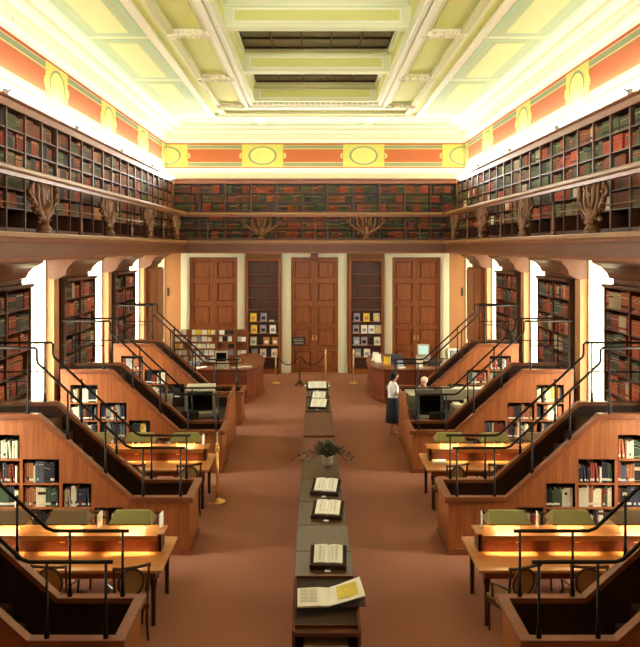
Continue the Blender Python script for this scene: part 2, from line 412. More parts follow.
# ceiling with coffers
COF = [(8.45, 12.42), (12.70, 16.68), (16.95, 20.93), (21.20, 25.15)]
m = MB(); T = .08
m.box(-5.3, -2.0, YN, 30.3, ZC, ZC+T, M_ceil).box(2.0, 5.3, YN, 30.3, ZC, ZC+T, M_ceil)
m.box(-2.0, 2.0, YN, COF[0][0], ZC, ZC+T, M_ceil).box(-2.0, 2.0, COF[-1][1], 30.3, ZC, ZC+T, M_ceil)
for a, b in zip(COF[:-1], COF[1:]): m.box(-2.0, 2.0, a[1], b[0], ZC, ZC+T, M_ceil)
m.box(-6.8, 6.8, YN-.3, 31.2, 10.5, 10.6, M_ceil)
ce = m.build('ceiling', None); struct(ce, 'cream and pale yellow coffered ceiling', 'ceiling')
H = .66
for a, b in COF:
    m = MB()
    for x0, x1 in ((-2.06, -2.0), (2.0, 2.06)): m.box(x0, x1, a-.06, b+.06, ZC+.081, ZC+H)
    m.box(-2.06, 2.06, b, b+.06, ZC+.081, ZC+H).box(-2.06, 2.06, a-.06, a, ZC+.081, ZC+H)
    # stepped cornices inside
    for i, (d, z0, z1) in enumerate(((.09, .50, .66), (.05, .44, .50), (.04, 0, .05))):
        m.box(-2.0, -2.0+d, a, b, ZC+z0, ZC+z1).box(2.0-d, 2.0, a, b, ZC+z0, ZC+z1)
        m.box(-2.0+d, 2.0-d, b-d, b, ZC+z0, ZC+z1).box(-2.0+d, 2.0-d, a, a+d, ZC+z0, ZC+z1)
    cf = m.build('coffer', M_ceil, ce)
    m = MB().box(-1.75, 1.75, b-.02, b, ZC+.13, ZC+.37, M_yel)
    for s in (-1, 1): m.box(s*2.0, s*1.98, a+.25, b-.25, ZC+.13, ZC+.37, M_yel)
    m.build('coffer_panel', None, cf)
    m = MB()
    for q in ((-1.80, 1.80, .10, .13), (-1.80, 1.80, .37, .40)): m.box(q[0], q[1], b-.035, b, ZC+q[2], ZC+q[3])
    for q in (-1.80, 1.77): m.box(q, q+.03, b-.035, b, ZC+.13, ZC+.37)
    m.build('coffer_moulding', M_crown, cf)
    sk = MB().box(-1.91, 1.91, a+.09, b-.09, ZC+H-.02, ZC+H+.02).build('skylight', M_sky, ce)
    m = MB()
    for q in range(6): x = -1.91+q*3.82/5; m.box(x-.025, x+.025, a+.09, b-.09, ZC+H-.07, ZC+H-.02)
    for q in range(5): y = a+.09+(b-a-.18)*q/4; m.box(-1.91, 1.91, y-.025, y+.025, ZC+H-.065, ZC+H-.021)
    m.build('skylight_bar', M_dark, sk)
# raised plaster frames running round the ceiling
def frame_bar(m, hx, ye, wd, dp, mt=None, yn=YN+.1):
    m.box(-hx, -hx+wd, yn, ye, ZC-dp, ZC-.0005, mt).box(hx-wd, hx, yn, ye, ZC-dp, ZC-.0005, mt).box(-hx+wd, hx-wd, ye-wd, ye, ZC-dp, ZC-.0005, mt)
for hx, ye, wd, dp, mt, nm in ((3.74, 27.9, .10, .05, M_crown, 'ceiling_rib'), (3.62, 27.78, .07, .09, M_crown, 'ceiling_rib'), (3.34, 27.2, .10, .06, M_ceil, 'ceiling_rib'), (3.22, 27.08, .12, .12, M_crowng, 'ceiling_rib'),
                               (2.44, 25.95, .10, .06, M_ceil, 'ceiling_rib'), (2.33, 25.82, .12, .12, M_crown, 'ceiling_rib'), (2.16, 25.6, .10, .06, M_crown, 'ceiling_rib')):
    m = MB(); frame_bar(m, hx, ye, wd, dp); m.build(nm, mt, ce)
m = MB()
m.box(-3.55, -3.34, YN+.1, 27.5, ZC-.012, ZC-.0005, M_yel).box(3.34, 3.55, YN+.1, 27.5, ZC-.012, ZC-.0005, M_yel).box(-3.55, 3.55, 27.2, 27.7, ZC-.012, ZC-.0005, M_yel)
m.build('yellow_band', None, ce)
m = MB()
for i in range(26): m.box(-2.2+i*.172, -2.2+i*.172+.085, 25.40, 25.48, ZC-.05, ZC-.0005)
m.build('dentil_row', M_crowng, ce)
GY = [12.4, 16.9, 21.3, 25.5]
for s in (-1, 1):
    for a, b in zip([8.0]+GY[:-1], GY):
        MB().box(s*2.48, s*3.08, a+.25, b-.2, ZC-.012, ZC-.0005).build('ceiling_panel', M_yel, ce)
    # mint bordered panels of the outer band
    B = [8.6, 13.05, 17.5, 21.95, 26.4, 29.9]
    m = MB()
    for i in range(5):
        a, b = B[i], B[i+1]
        if i == 4: b = 28.1
        x0, x1 = 3.80, 5.12
        for d, mt, h in ((0, M_mint, .010), (.17, M_gold, .013), (.20, M_mint, .016), (.30, M_gold, .019), (.32, M_pale, .022)):
            m.box(s*(x0+d), s*(x1-d), a+.12+d, b-.12-d, ZC-h, ZC-.0005, mt)
    m.build('mint_border_panel', None, ce)
m = MB()
for a, b in ((-5.0, -2.2), (-1.85, 1.85), (2.2, 5.0)):
    for d, mt, h in ((0, M_mint, .010), (.14, M_gold, .013), (.17, M_mint, .016), (.26, M_gold, .019), (.28, M_pale, .022)):
        m.box(a+d, b-d, 28.4+d, 30.0-d, ZC-h, ZC-.0005, mt)
m.build('mint_border_panel', None, ce)
rg = random.Random(3)
m = MB()
m.box(-.36, .36, -.10, .10, -.05, 0)
for i in range(70):
    x = rg.uniform(-.38, .38); y = rg.uniform(-.13, .13)*(1-.3*abs(x)/.4); m.ball((x, y, -.05-rg.uniform(0, .06)), rg.uniform(.025, .055), n=6, k=4)
for e in (-1, 1):
    for k in range(7): m.ball((e*.38+.07*cos(k), .10*sin(k*.9), -.09), .06, n=6, k=4)
g0 = None
for s in (-1, 1):
    for y in GY:
        if g0 is None:
            g0 = m.build('plaster_garland', M_plasto, ce); g = g0
        else:
            g = g0.copy(); COL.objects.link(g); g.parent = ce
        g.location = (s*2.76, y, ZC-.004); g.scale = (1, 1.1, 1.15)
# garlands running over the far end of the coffer frame
for x in (-1.5, -.5, .5, 1.5):
    pass

# ------------------------------------------------------------------ gallery
XF, YF = 4.95, 29.76
gl = thing('gallery', (0, YE, 4.69), 'dark wooden gallery running round three sides with a thick rail', 'gallery')
m = MB()
for s in (-1, 1): m.box(s*XF, s*5.898, -1.5, YE-.002, 4.96, 5.12)
m.box(-XF, XF, YF, YE-.002, 4.96, 5.12)
for s in (-1, 1): m.box(s*(XF+.06), s*5.898, -1.5, YE-.002, 4.69, 4.71)
m.box(-XF-.06, XF+.06, YF+.06, YE-.002, 4.69, 4.71)
m.build('deck', M_fascia, gl)
def u_strip(x, y, wd, z0, z1, name, mt, yn=-1.5, bevel=0):
    m = MB()
    m.box(-x-wd, -x, yn, y+wd, z0, z1).box(x, x+wd, yn, y+wd, z0, z1).box(-x, x, y, y+wd, z0, z1)
    return m.build(name, mt, gl, bevel=bevel)
u_strip(XF, YF, .06, 4.69, 4.96, 'fascia', M_fascia)
u_strip(XF-.03, YF-.03, .09, 4.66, 4.72, 'fascia_bead', M_cap)
u_strip(XF-.05, YF-.05, .10, 4.99, 5.05, 'fascia_moulding', M_cap)
u_strip(XF-.09, YF-.09, .20, 5.05, 5.15, 'nosing', M_nose, bevel=.02)
u_strip(XF-.08, YF-.08, .20, 6.12, 6.22, 'handrail', M_nose, bevel=.03)
u_strip(XF-.03, YF-.03, .10, 6.05, 6.12, 'handrail_moulding', M_cap)
for z in (5.62,):
    m = MB()
    for s in (-1, 1): m.tube([(s*(XF+.02), -1.5, z), (s*(XF+.02), YF+.02, z)], .014, 6)
    m.tube([(-XF-.02, YF+.02, z), (XF+.02, YF+.02, z)], .014, 6)
    m.build('rail_rod', M_brown_br, gl)
# the carved branching supports under the handrail
def bracket_mesh():
    m = MB(); rg = random.Random(5)
    m.box(-.17, .17, -.09, .09, 0, .05).lathe([(.15, .05), (.11, .12), (.075, .18), (.10, .26), (.09, .32)], 0, 0, n=10)
    m.tube([(0, 0, .1), (.01, 0, .35), (-.01, 0, .52)], [.09, .11, .09], 8)
    for sx in (-1, 1):
        m.tube([(0, 0, .20), (sx*.18, 0, .33), (sx*.40, 0, .44), (sx*.58, 0, .58), (sx*.66, 0, .76), (sx*.60, 0, .90)], [.07, .065, .055, .05, .05, .04], 7)
        m.tube([(sx*.62, 0, .60), (sx*.74, 0, .70), (sx*.70, 0, .82)], [.03, .035, .02], 6)
        m.tube([(0, 0, .40), (sx*.10, 0, .56), (sx*.12, 0, .75), (sx*.20, 0, .93)], [.06, .055, .06, .045], 7)
        m.tube([(sx*.04, 0, .3), (sx*.26, 0, .46), (sx*.36, 0, .62), (sx*.32, 0, .78), (sx*.40, 0, .93)], [.04, .05, .05, .04, .035], 7)
        for k in range(18):
            t = k/17; m.ball((sx*(.08+.60*t+rg.uniform(-.05, .05)), rg.uniform(-.05, .05), .26+.5*t*t+rg.uniform(-.07, .07)), rg.uniform(.03, .05), n=6, k=4)
    m.tube([(0, 0, .5), (0, 0, .92)], [.07, .045], 7)
    for k in range(14): m.ball((rg.uniform(-.12, .12), rg.uniform(-.07, .07), rg.uniform(.2, .88)), .04, n=6, k=4)
    return m
def small_bracket_mesh():
    m = MB(); m.lathe([(.06, 0), (.05, .05), (.022, .09), (.04, .2), (.02, .3), (.035, .42), (.045, .5), (.02, .56), (.015, .9)], 0, 0, n=8)
    for sx in (-1, 1): m.tube([(0, 0, .45), (sx*.05, 0, .52), (sx*.045, 0, .62)], [.02, .018, .012], 6)
    return m
b0 = bracket_mesh().build('carved_bracket', M_bronze, gl, world=False, smooth=True)
s0 = small_bracket_mesh().build('slim_post', M_bronze, gl, world=False, smooth=True)
def place_part(o, first, x, y, z, rz):
    c = o if first else o.copy()
    if not first: COL.objects.link(c); c.parent = gl
    c.location = (x, y-YE, z-4.69); c.rotation_euler = (0, 0, rz)
fb = fs = True
for s in (-1, 1):
    for y in (9.6, 14.15, 18.7, 23.25, 27.8): place_part(b0, fb, s*(XF+.02), y, 5.151, pi/2); fb = False
    for y in (11.9, 16.4, 21.0, 25.5): place_part(s0, fs, s*(XF+.02), y, 5.151, pi/2); fs = False
for x in (-2.05, 1.95): place_part(b0, False, x, YF+.02, 5.151, 0)
for x in (-4.1, 0.0, 4.0): place_part(s0, False, x, YF+.02, 5.151, 0)

# ------------------------------------------------------------------ bookcases
def bookcase(w_, d, h, base, pitch, rows, top, loc, rz, label, group, name='bookcase', mt=None, cols=1, fr_=.025, back=None, cmt=None):
    # local: front face at y=0 looking to -y, body to +y, x centred
    mt = mt or M_case
    t = thing(name, loc, label, 'bookcase', group, rz)
    m = MB()
    cw = w_/cols
    m.box(-w_/2, -w_/2+fr_, 0, d, 0, h).box(w_/2-fr_, w_/2, 0, d, 0, h)
    m.box(-w_/2+fr_, w_/2-fr_, .012, d, h-top, h).box(-w_/2+fr_, w_/2-fr_, .012, d-.02, 0, base)
    for c in range(1, cols): x = -w_/2+c*cw; m.box(x-fr_, x+fr_, 0, d-.02, base, h-top)
    m.build('case_frame', mt, t, world=False)
    cp = MB().prism([(0, h-top-.005), (-.02, h-top), (-.025, h-.06), (-.06, h-.03), (-.06, h+.012), (d, h+.012), (d, h+.001), (-.0, h+.001)], 'x', -w_/2, w_/2).build('cornice', cmt or mt, t, world=False)
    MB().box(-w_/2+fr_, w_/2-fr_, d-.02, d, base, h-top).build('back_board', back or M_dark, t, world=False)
    sm = None
    for c in range(cols):
        for r in range(1, rows):
            if sm is None:
                o = MB().box(-cw/2+fr_+.002, cw/2-fr_-.002, .01, d-.022, -.022, 0).build('shelf', mt, t, world=False); sm = o
            else:
                o = sm.copy(); COL.objects.link(o); o.parent = t
            o.location = (-w_/2+(c+.5)*cw, 0, base+pitch*r)
    return t
ORD = ['', 'first', 'second', 'third', 'fourth', 'fifth', 'sixth', 'seventh', 'eighth', 'ninth', 'tenth', 'eleventh', 'twelfth', 'thirteenth', 'fourteenth', 'fifteenth', 'sixteenth', 'seventeenth', 'eighteenth', 'nineteenth', 'twentieth', 'twenty-first', 'twenty-second', 'twenty-third', 'twenty-fourth', 'twenty-fifth', 'twenty-sixth']
ROWS = []      # every shelf row to fill: dict(origin, along, out, width, height, style, where)
def rows_for(loc, rz, w_, base, pitch, rows, cols, style, where, fr_=.025, skip=(), name_rows=None):
    cw = w_/cols; M = Matrix.Rotation(rz, 3, 'Z')
    for c in range(cols):
        for r in range(rows):
            if r in skip: continue
            o = Vector(loc)+M @ Vector((-w_/2+c*cw+fr_+.008, .035, base+pitch*r+.001))
            ROWS.append(dict(o=o, u=M @ Vector((1, 0, 0)), d=M @ Vector((0, -1, 0)), w=cw-2*fr_-.016, h=pitch-.03, style=style, where=where, row=rows-r, col=c, cols=cols))
# upper gallery, side walls: nineteen narrow bookcases each
MW = .9
proto = None
for s in (-1, 1):
    rz = -s*pi/2
    for k in range(20):
        y = 29.85-.45-k*MW
        loc = (s*5.45, y, 5.13); rz_ = pi/2*(1 if s < 0 else -1)
        lab = '%s gallery bookcase of dark wood, %s from the far corner' % (SIDE[s], ORD[k+1])
        if proto is None: proto = bookcase(MW, .34, 2.42, .12, .352, 6, .188, loc, rz_, lab, 'side gallery bookcases', cmt=M_cap)
        else: dup(proto, loc, rz_, lab)
        rows_for(loc, rz_, MW, .12, .352, 6, 1, 'gal_l' if s < 0 else 'gal_r', '%s gallery bookcase %s from far corner' % (SIDE[s], ORD[k+1]), skip=(0,))
proto = None
for k in range(11):
    loc = (-5.0+k*1.0, 30.36, 5.13)
    lab = 'far end gallery bookcase of dark wood, %s from the left' % ORD[k+1]
    if proto is None: proto = bookcase(1.0, .34, 2.42, .12, .352, 6, .188, loc, 0, lab, 'end gallery bookcases', cmt=M_cap)
    else: dup(proto, loc, 0, lab)
    rows_for(loc, 0, 1.0, .12, .352, 6, 1, 'end', 'end gallery bookcase %s from left' % ORD[k+1])
# lower side walls: a tall double bookcase between each pier and window
for s in (-1, 1):
    proto = None
    for k, p in enumerate((12.4, 16.9, 21.4)):
        a, b = p+.43, p+2.86; loc = (s*5.60, (a+b)/2, 0); rz_ = pi/2*(1 if s < 0 else -1)
        lab = 'tall two-column bookcase on the %s wall, %s of three from the front' % (SIDE[s], ORD[k+1])
        if proto is None: proto = bookcase(b-a, .295, 4.17, .12, .40, 10, .05, loc, rz_, lab, '%s wall bookcases' % SIDE[s], cols=2)
        else: dup(proto, loc, rz_, lab)
        rows_for(loc, rz_, b-a, .12, .40, 10, 2, 'low', '%s wall bookcase %s from front' % (SIDE[s], ORD[k+1]))
    # reddish wood panelled cupboard in the last bay
    t = thing('panelled_cupboard', (s*5.7, 27.55, 0), 'tall reddish panelled cupboard on the %s wall by the far corner' % SIDE[s], 'cupboard', 'panelled cupboards')
    m = MB().box(s*5.62, s*5.895, 26.34, 28.78, 0, 4.17)
    m.build('carcass', M_wood, t)
    for q in range(2):
        a = 26.38+q*1.19
        m = MB().box(s*5.59, s*5.62, a, a+1.15, 1.5, 4.1).box(s*5.575, s*5.59, a, a+.12, 1.5, 4.1).box(s*5.575, s*5.59, a+1.03, a+1.15, 1.5, 4.1)
        for z in (1.5, 2.75, 3.98): m.box(s*5.575, s*5.59, a+.12, a+1.03, z, z+.12)
        d_ = m.build('door', M_wood, t)
        MB().ball((s*5.56, a+(1.09 if q == 0 else .06), 2.6), .02).build('knob', M_brass, d_)
# end wall, ground floor: two tall bookcases with periodicals
EB = []
for k, (a, b) in enumerate(((-2.69, -1.33), (1.31, 2.66))):
    loc = ((a+b)/2, YE-.30, 0)
    bookcase(b-a, .295, 4.45, .18, .46, 9, .09, loc, 0, 'tall periodical bookcase with face-out magazines, %s of the centre door' % ('left', 'right')[k], 'periodical bookcases', mt=M_door, fr_=.09, back=M_case)
    EB.append((a, b))
# ------------------------------------------------------------------ staircases
YS = [7.91, 12.41, 16.91, 21.41]
COLS = [(4.76, 5.35, 1.91, 5), (4.13, 4.71, 1.525, 4), (3.62, 4.08, 1.14, 3), (3.13, 3.57, .755, 2)]
def ztop(x):
    if x <= 3.0: return .87
    if x >= 4.47: return 2.19
    return .87+(x-3.0)*(2.19-.87)/1.47
def stair(s, Y0, label, where, nm):
    t = thing('staircase', (s*3.9, Y0+.49, 0), label, 'staircase', 'staircases along the room')
    def poly(a, b, z0=None):
        xs_ = [a]+[x for x in (3.0, 4.47) if a < x < b]+[b]
        return [(s*a, z0), (s*b, z0)]+[(s*x, ztop(x)) for x in reversed(xs_)]
    m = MB(); f0, f1 = Y0, Y0+.03
    # front panel with openings
    edges = [2.06, 3.13]; m.prism(poly(2.06, 3.13, 0), 'y', f0, f1)
    cols = sorted(COLS)
    for i, (a, b, top, n) in enumerate(cols):
        m.prism(poly(a, b, top), 'y', f0, f1)
        m.box(s*a, s*b, f0, f1, 0, .06)
        nx = cols[i+1][0] if i+1 < len(cols) else 5.56
        m.prism(poly(b, nx, 0), 'y', f0, f1)
        for r in range(1, n): m.box(s*a, s*b, f0+.001, f1, top-r*.385-.028, top-r*.385)
    m.build('front_panel', M_wood, t)
    # open shelving set into the panel
    m = MB()
    for a, b, top, n in cols:
        m.box(s*(a-.02), s*a, f1, f0+.30, .04, top).box(s*b, s*(b+.02), f1, f0+.30, .04, top)
        m.box(s*(a-.02), s*(b+.02), f0+.30, f0+.315, .04, top+.02).box(s*(a-.02), s*(b+.02), f1, f0+.30, top, top+.02)
        m.box(s*a, s*b, f1, f0+.30, .035, .06)
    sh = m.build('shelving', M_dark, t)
    for a, b, top, n in cols:
        for r in range(1, n): MB().box(s*a, s*b, f1, f0+.299, top-r*.385-.028, top-r*.385).build('shelf', M_case, sh)
        for r in range(n):
            zb = top-(r+1)*.385 if r < n-1 else .06
            x0 = s*a if s > 0 else s*b
            ROWS.append(dict(o=Vector((x0+.008, f0+.035, zb+.001)), u=Vector((1, 0, 0)), d=Vector((0, -1, 0)), w=b-a-.016, h=top-r*.385-zb-.032, style='stair', where=where, row=r+1, col=cols.index((a, b, top, n)), cols=4, top=n, topz=top))
    MB().prism(poly(2.06, 5.56, 0), 'y', Y0+.95, Y0+.98).build('rear_panel', M_wood, t)
    m = MB().box(s*2.06, s*2.09, Y0+.03, Y0+.95, 0, .87)
    m.build('end_panel', M_wood, t)
    # plinth
    m = MB().box(s*2.04, s*3.1, Y0-.015, Y0, 0, .10).box(s*2.04, s*2.06, Y0, Y0+.98, 0, .10)
    m.build('plinth', M_cap, t)
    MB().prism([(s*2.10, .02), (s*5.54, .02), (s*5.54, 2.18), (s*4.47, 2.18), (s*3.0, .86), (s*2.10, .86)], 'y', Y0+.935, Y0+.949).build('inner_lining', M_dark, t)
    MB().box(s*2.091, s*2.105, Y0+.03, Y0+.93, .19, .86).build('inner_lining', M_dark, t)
    # cap rails
    def cap(ya, yb, nm_):
        m = MB(); h = .06
        L = [(2.0, .87), (3.0, .87), (4.47, 2.19), (5.56, 2.19)]
        pl = [(s*x, z) for x, z in L]+[(s*(x-(.02 if 0 < i < 3 else 0)), z+h) for i, (x, z) in reversed(list(enumerate(L)))]
        m.prism(pl, 'y', ya, yb)
        L2 = [(x, z-.035) for x, z in L]
        pl = [(s*x, z) for x, z in L2]+[(s*x, z+.035) for x, z in reversed(L2)]
        m.prism(pl, 'y', ya+.02 if ya < Y0+.3 else ya+.04, yb-.04 if ya < Y0+.3 else yb-.02)
        return m.build(nm_, M_cap, t)
    cf_ = cap(Y0-.045, Y0+.075, 'cap_rail'); cr_ = cap(Y0+.905, Y0+1.025, 'cap_rail')
    MB().box(s*2.0, s*2.12, Y0+.075, Y0+.905, .87, .93).build('cap_rail', M_cap, t)
    # steps between the panels
    m = MB(); n = 8
    m.box(s*2.09, s*3.15, Y0+.03, Y0+.93, .0, .18)
    for i in range(n):
        x = 3.15+i*1.4/n; z = .18+(i+1)*(2.0-.18)/(n+0)
        m.box(s*x, s*4.6, Y0+.03 if x < 0 else Y0+.32, Y0+.93, z-.03, z)
        m.box(s*x, s*(x+.02), Y0+.32, Y0+.93, z-.23, z-.03)
        m.box(s*x, s*min(4.6, x+.30), Y0+.03, Y0+.32, z-.03, z) if z > ztop(x)-.35 else None
    m.box(s*4.55, s*5.54, Y0+.03, Y0+.93, 1.97, 2.0)
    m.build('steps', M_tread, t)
    # iron railings on both sides
    for (yy, dx, dz) in ((Y0+.015, 0, 0), (Y0+.965, .06, -.03)):
        pth = [(2.13, 1.70), (2.98, 1.70), (3.06, 1.73), (4.40, 2.98), (4.47, 3.04), (4.49, 3.10), (4.49, 3.26), (4.52, 3.29), (5.54, 3.29)]
        m = MB().tube([(s*(x+dx*(x < 5)), yy, z+dz) for x, z in pth], .021, 8)
        rl = m.build('railing', M_iron, t, smooth=True)
        m = MB().tube([(s*(4.63+dx), yy, 2.76), (s*5.54, yy, 2.76)], .013, 6)
        m.build('mid_rail', M_iron, rl)
        for x in (2.2, 2.80, 3.40, 4.0, 4.63, 5.46):
            x += dx; zb = ztop(x)+.058
            zt = 1.70 if x <= 3.0 else (3.29 if x > 4.5 else 1.73+(x-3.06)*.933)
            zt += dz
            m = MB().lathe([(.030, zb), (.030, zb+.02), (.020, zb+.10), (.024, zb+.13), (.016, zb+.16), (.015, zt)], s*x, yy, n=8)
            m.build('post', M_iron, rl, smooth=True)
    return t
UN = ['front', 'second', 'third', 'rearmost']
for s in (-1, 1):
    for k, Y0 in enumerate(YS):
        stair(s, Y0, '%s wooden staircase with iron railings on the %s side, counted from the front' % (('nearest', 'second', 'third', 'fourth')[k], SIDE[s]), '%s staircase %s' % (SIDE[s], ('one', 'two', 'three', 'four')[k]), k)

# ------------------------------------------------------------------ reading tables, lamps, chairs
def table(s, Y1, label):
    ya, yb, pa, pb = Y1, Y1+1.19, Y1+.62, Y1+.65
    t = thing('reading_table', (s*3.5, Y1+.6, 0), label, 'table', 'long reading tables')
    MB().box(s*2.03, s*5.0, ya, yb, .72, .76).build('tabletop', M_table, t, bevel=.008)
    MB().box(s*2.12, s*4.9, ya+.08, ya+.11, .62, .72).box(s*2.12, s*4.9, yb-.11, yb-.08, .62, .72).box(s*2.12, s*2.15, ya+.11, yb-.11, .62, .72).box(s*4.87, s*4.9, ya+.11, yb-.11, .62, .72).build('apron', M_woodh, t)
    for x in (2.16, 4.84):
        for y in (ya+.13, yb-.13):
            MB().lathe([(.032, 0), (.028, .05), (.036, .5), (.05, .56), (.05, .719)], s*x, y, n=10).build('leg', M_chair, t, smooth=True)
    d = MB().box(s*2.16, s*4.9, pa, pb, .76, .99)
    d.box(s*2.16, s*2.19, pa, yb-.28, .76, .99)
    d.build('divider', M_showside, t)
    MB().box(s*2.12, s*4.94, pa-.03, yb-.26, .99, 1.015).build('ledge', M_table, t, bevel=.006)
    MB().box(s*2.2, s*4.88, pa-.09, pa-.03, .985, 1.012).build('ledge_lip', M_table, t)
    MB().box(s*2.2, s*4.88, pa-.10, pa-.09, .945, 1.012).build('ledge_lip', M_table, t)  # lip added to hide the glowing fill strips
    for x in (2.58, 3.45, 4.32):
        tb = MB().box(s*x-.3, s*x+.3, pa-.08, pa-.064, .970, .984).build('fill_strip', M_bulb, t)  # added glowing strip, stands in for desk lamp glow on the tabletop
        l = bpy.data.lights.new('fill_strip_light', 'AREA'); l.shape = 'RECTANGLE'; l.size = .6; l.size_y = .03; l.energy = 1.5; l.color = (1, .84, .46); l.spread = R(64)  # added fill under the ledge
        o = bpy.data.objects.new('fill_strip_light', l); COL.objects.link(o); o.parent = tb; o.location = (s*x-s*3.5, pa-.072-(Y1+.6), .966)
    for x in (2.7, 3.5, 4.3): MB().box(s*x-.035, s*x+.035, pa-.004, pa-.0005, .88, .895).build('number_plate', M_brass, t)
    return t
def lamp_shade_mb():
    m = MB(); w_, d_, w2, d2, h, z = .29, .17, .235, .035, .15, .10
    lo = [(-w_, -d_, z), (w_, -d_, z), (w_, d_, z), (-w_, d_, z)]; hi = [(-w2, -d2, z+h), (w2, -d2, z+h), (w2, d2, z+h), (-w2, d2, z+h)]
    lo2 = [(a, b, z+.02) for a, b, _ in lo]
    m.add(lo+lo2+hi, [(0, 1, 5, 4), (1, 2, 6, 5), (2, 3, 7, 6), (3, 0, 4, 7), (4, 5, 9, 8), (5, 6, 10, 9), (6, 7, 11, 10), (7, 4, 8, 11), (8, 9, 10, 11)])
    return m
def lamp(loc, label, mt, group):
    t = thing('desk_lamp', loc, label, 'lamp', group)
    m = MB()
    for x in (-.17, .17): m.lathe([(.03, 0), (.03, .008), (.012, .02), (.012, .09), (.02, .1), (.02, .112)], x, 0, n=10)
    m.tube([(-.17, 0, .13), (.17, 0, .13)], .008, 6)
    m.build('stand', M_brass, t, world=False, smooth=False)
    sh = lamp_shade_mb().build('lamp_shade', mt, t, world=False)
    sh.modifiers.new('thickness', 'SOLIDIFY').thickness = .006
    MB().tube([(-.14, 0, .155), (.14, 0, .155)], .014, 8).build('lamp_tube', M_bulb, t, world=False)
    l = bpy.data.lights.new('lamp_light', 'AREA'); l.shape = 'RECTANGLE'; l.size = .34; l.size_y = .12; l.energy = LAMP_W; l.color = (1, .84, .48)
    o = bpy.data.objects.new('lamp_light', l); COL.objects.link(o); o.parent = t; o.location = (0, 0, .135)
    return t
LAMP_W = 6.5
TABY = {1: 9.98, 2: 14.48}
NMT = {1: 'front', 2: 'second'}
first_lamp = {}
for s in (-1, 1):
    for n, Y1 in TABY.items():
        table(s, Y1, '%s long reading table on the %s side with shaded brass lamps' % (NMT[n], SIDE[s]))
        for i, x in enumerate((2.58, 3.45, 4.32)):
            br = (s < 0 and i != 0 and n == 1) or (s > 0 and i == 2)
            lab = '%s shaded desk lamp on %s %s table, %s from the aisle' % ('brown' if br else 'green', NMT[n], SIDE[s], ORD[i+1])
            loc = (s*x, Y1+.79, 1.0155)
            if br in first_lamp: 
                c = dup(first_lamp[br], loc, 0, lab, 'desk lamps on reading tables')
            else: first_lamp[br] = lamp(loc, lab, M_brshade if br else M_green, 'desk lamps on reading tables')
def chair(loc, rz, label, group='dark oval-backed chairs'):
    t = thing('chair', loc, label, 'chair', group, rz)      # faces +y; back at -y
    B = lambda m, n, mt, **k: m.build(n, mt, t, world=False, **k)
    B(MB().prism([(-.24, .22), (.24, .22), (.21, -.2), (-.21, -.2)], 'z', .44, .485), 'seat', M_cane, bevel=.012)
    B(MB().prism([(-.25, .23), (.25, .23), (.22, -.21), (-.22, -.21)], 'z', .38, .439), 'seat_rail', M_chair)
    for sx in (-1, 1):
        B(MB().tube([(sx*.22, .2, .38), (sx*.215, .2, .2), (sx*.205, .2, 0)], [.024, .018, .013], 8), 'leg', M_chair)
        B(MB().tube([(sx*.2, -.19, .38), (sx*.2, -.2, .2), (sx*.205, -.25, 0)], [.022, .018, .014], 8), 'leg', M_chair)
    m = MB()
    for sx in (-1, 1): m.tube([(sx*.195, -.2, .44), (sx*.205, -.22, .7), (sx*.215, -.26, .955)], .016, 8)
    m.tube([(-.235, -.262, .955), (-.1, -.258, .94), (.1, -.258, .94), (.235, -.262, .955)], [.024, .018, .018, .024], 8)
    m.tube([(-.2, -.205, .55), (.2, -.205, .55)], .014, 8)
    B(m, 'back_frame', M_chair)
    n = 24; cy = lambda z: -.205-(z-.55)*.13
    ring = [(cos(2*pi*k/n)*.155, cy(.745+sin(2*pi*k/n)*.175), .745+sin(2*pi*k/n)*.175) for k in range(n)]
    B(MB().tube(ring, .016, 7, closed=True), 'oval_rim', M_chair)
    v = [(x*.95, y-.004, .745+(z-.745)*.95) for x, y, z in ring]+[(x*.95, y+.004, .745+(z-.745)*.95) for x, y, z in ring]
    m = MB(); m.add(v, [tuple(range(n)), tuple(range(n, 2*n))]+[(k, (k+1) % n, n+(k+1) % n, n+k) for k in range(n)])
    B(m, 'backrest', M_cane)
    for sx in (-1, 1): B(MB().tube([(sx*.205, -.22, .68), (sx*.25, -.05, .68), (sx*.25, .08, .66), (sx*.23, .1, .47)], .015, 7), 'arm', M_chair)
    return t
ch0 = None
def put_chair(x, y, deg, lab):
    global ch0
    if ch0 is None: ch0 = chair((x, y, 0), R(deg), lab)
    else: dup(ch0, (x, y, 0), R(deg), lab, 'dark oval-backed chairs')
for s in (-1, 1):
    for n, Y1 in TABY.items():
        near = [(2.43, -22*s*-1 if s < 0 else 22, -.05), (3.34, -4, -.02)] + ([(4.25, 3, 0)] if n == 1 else [])
        for i, (x, dg, dy) in enumerate(near):
            put_chair(s*x, Y1-.06+dy, (-dg if s < 0 else dg) if i == 0 else dg, 'dark cane-backed chair on near side of %s %s table, %s from aisle' % (NMT[n], SIDE[s], ORD[i+1]))
        for i, x in enumerate((2.62, 3.5, 4.36)):
            put_chair(s*x, Y1+1.36, 180+(-6, 4, 9)[i], 'dark cane-backed chair on far side of %s %s table, %s from aisle' % (NMT[n], SIDE[s], ORD[i+1]))

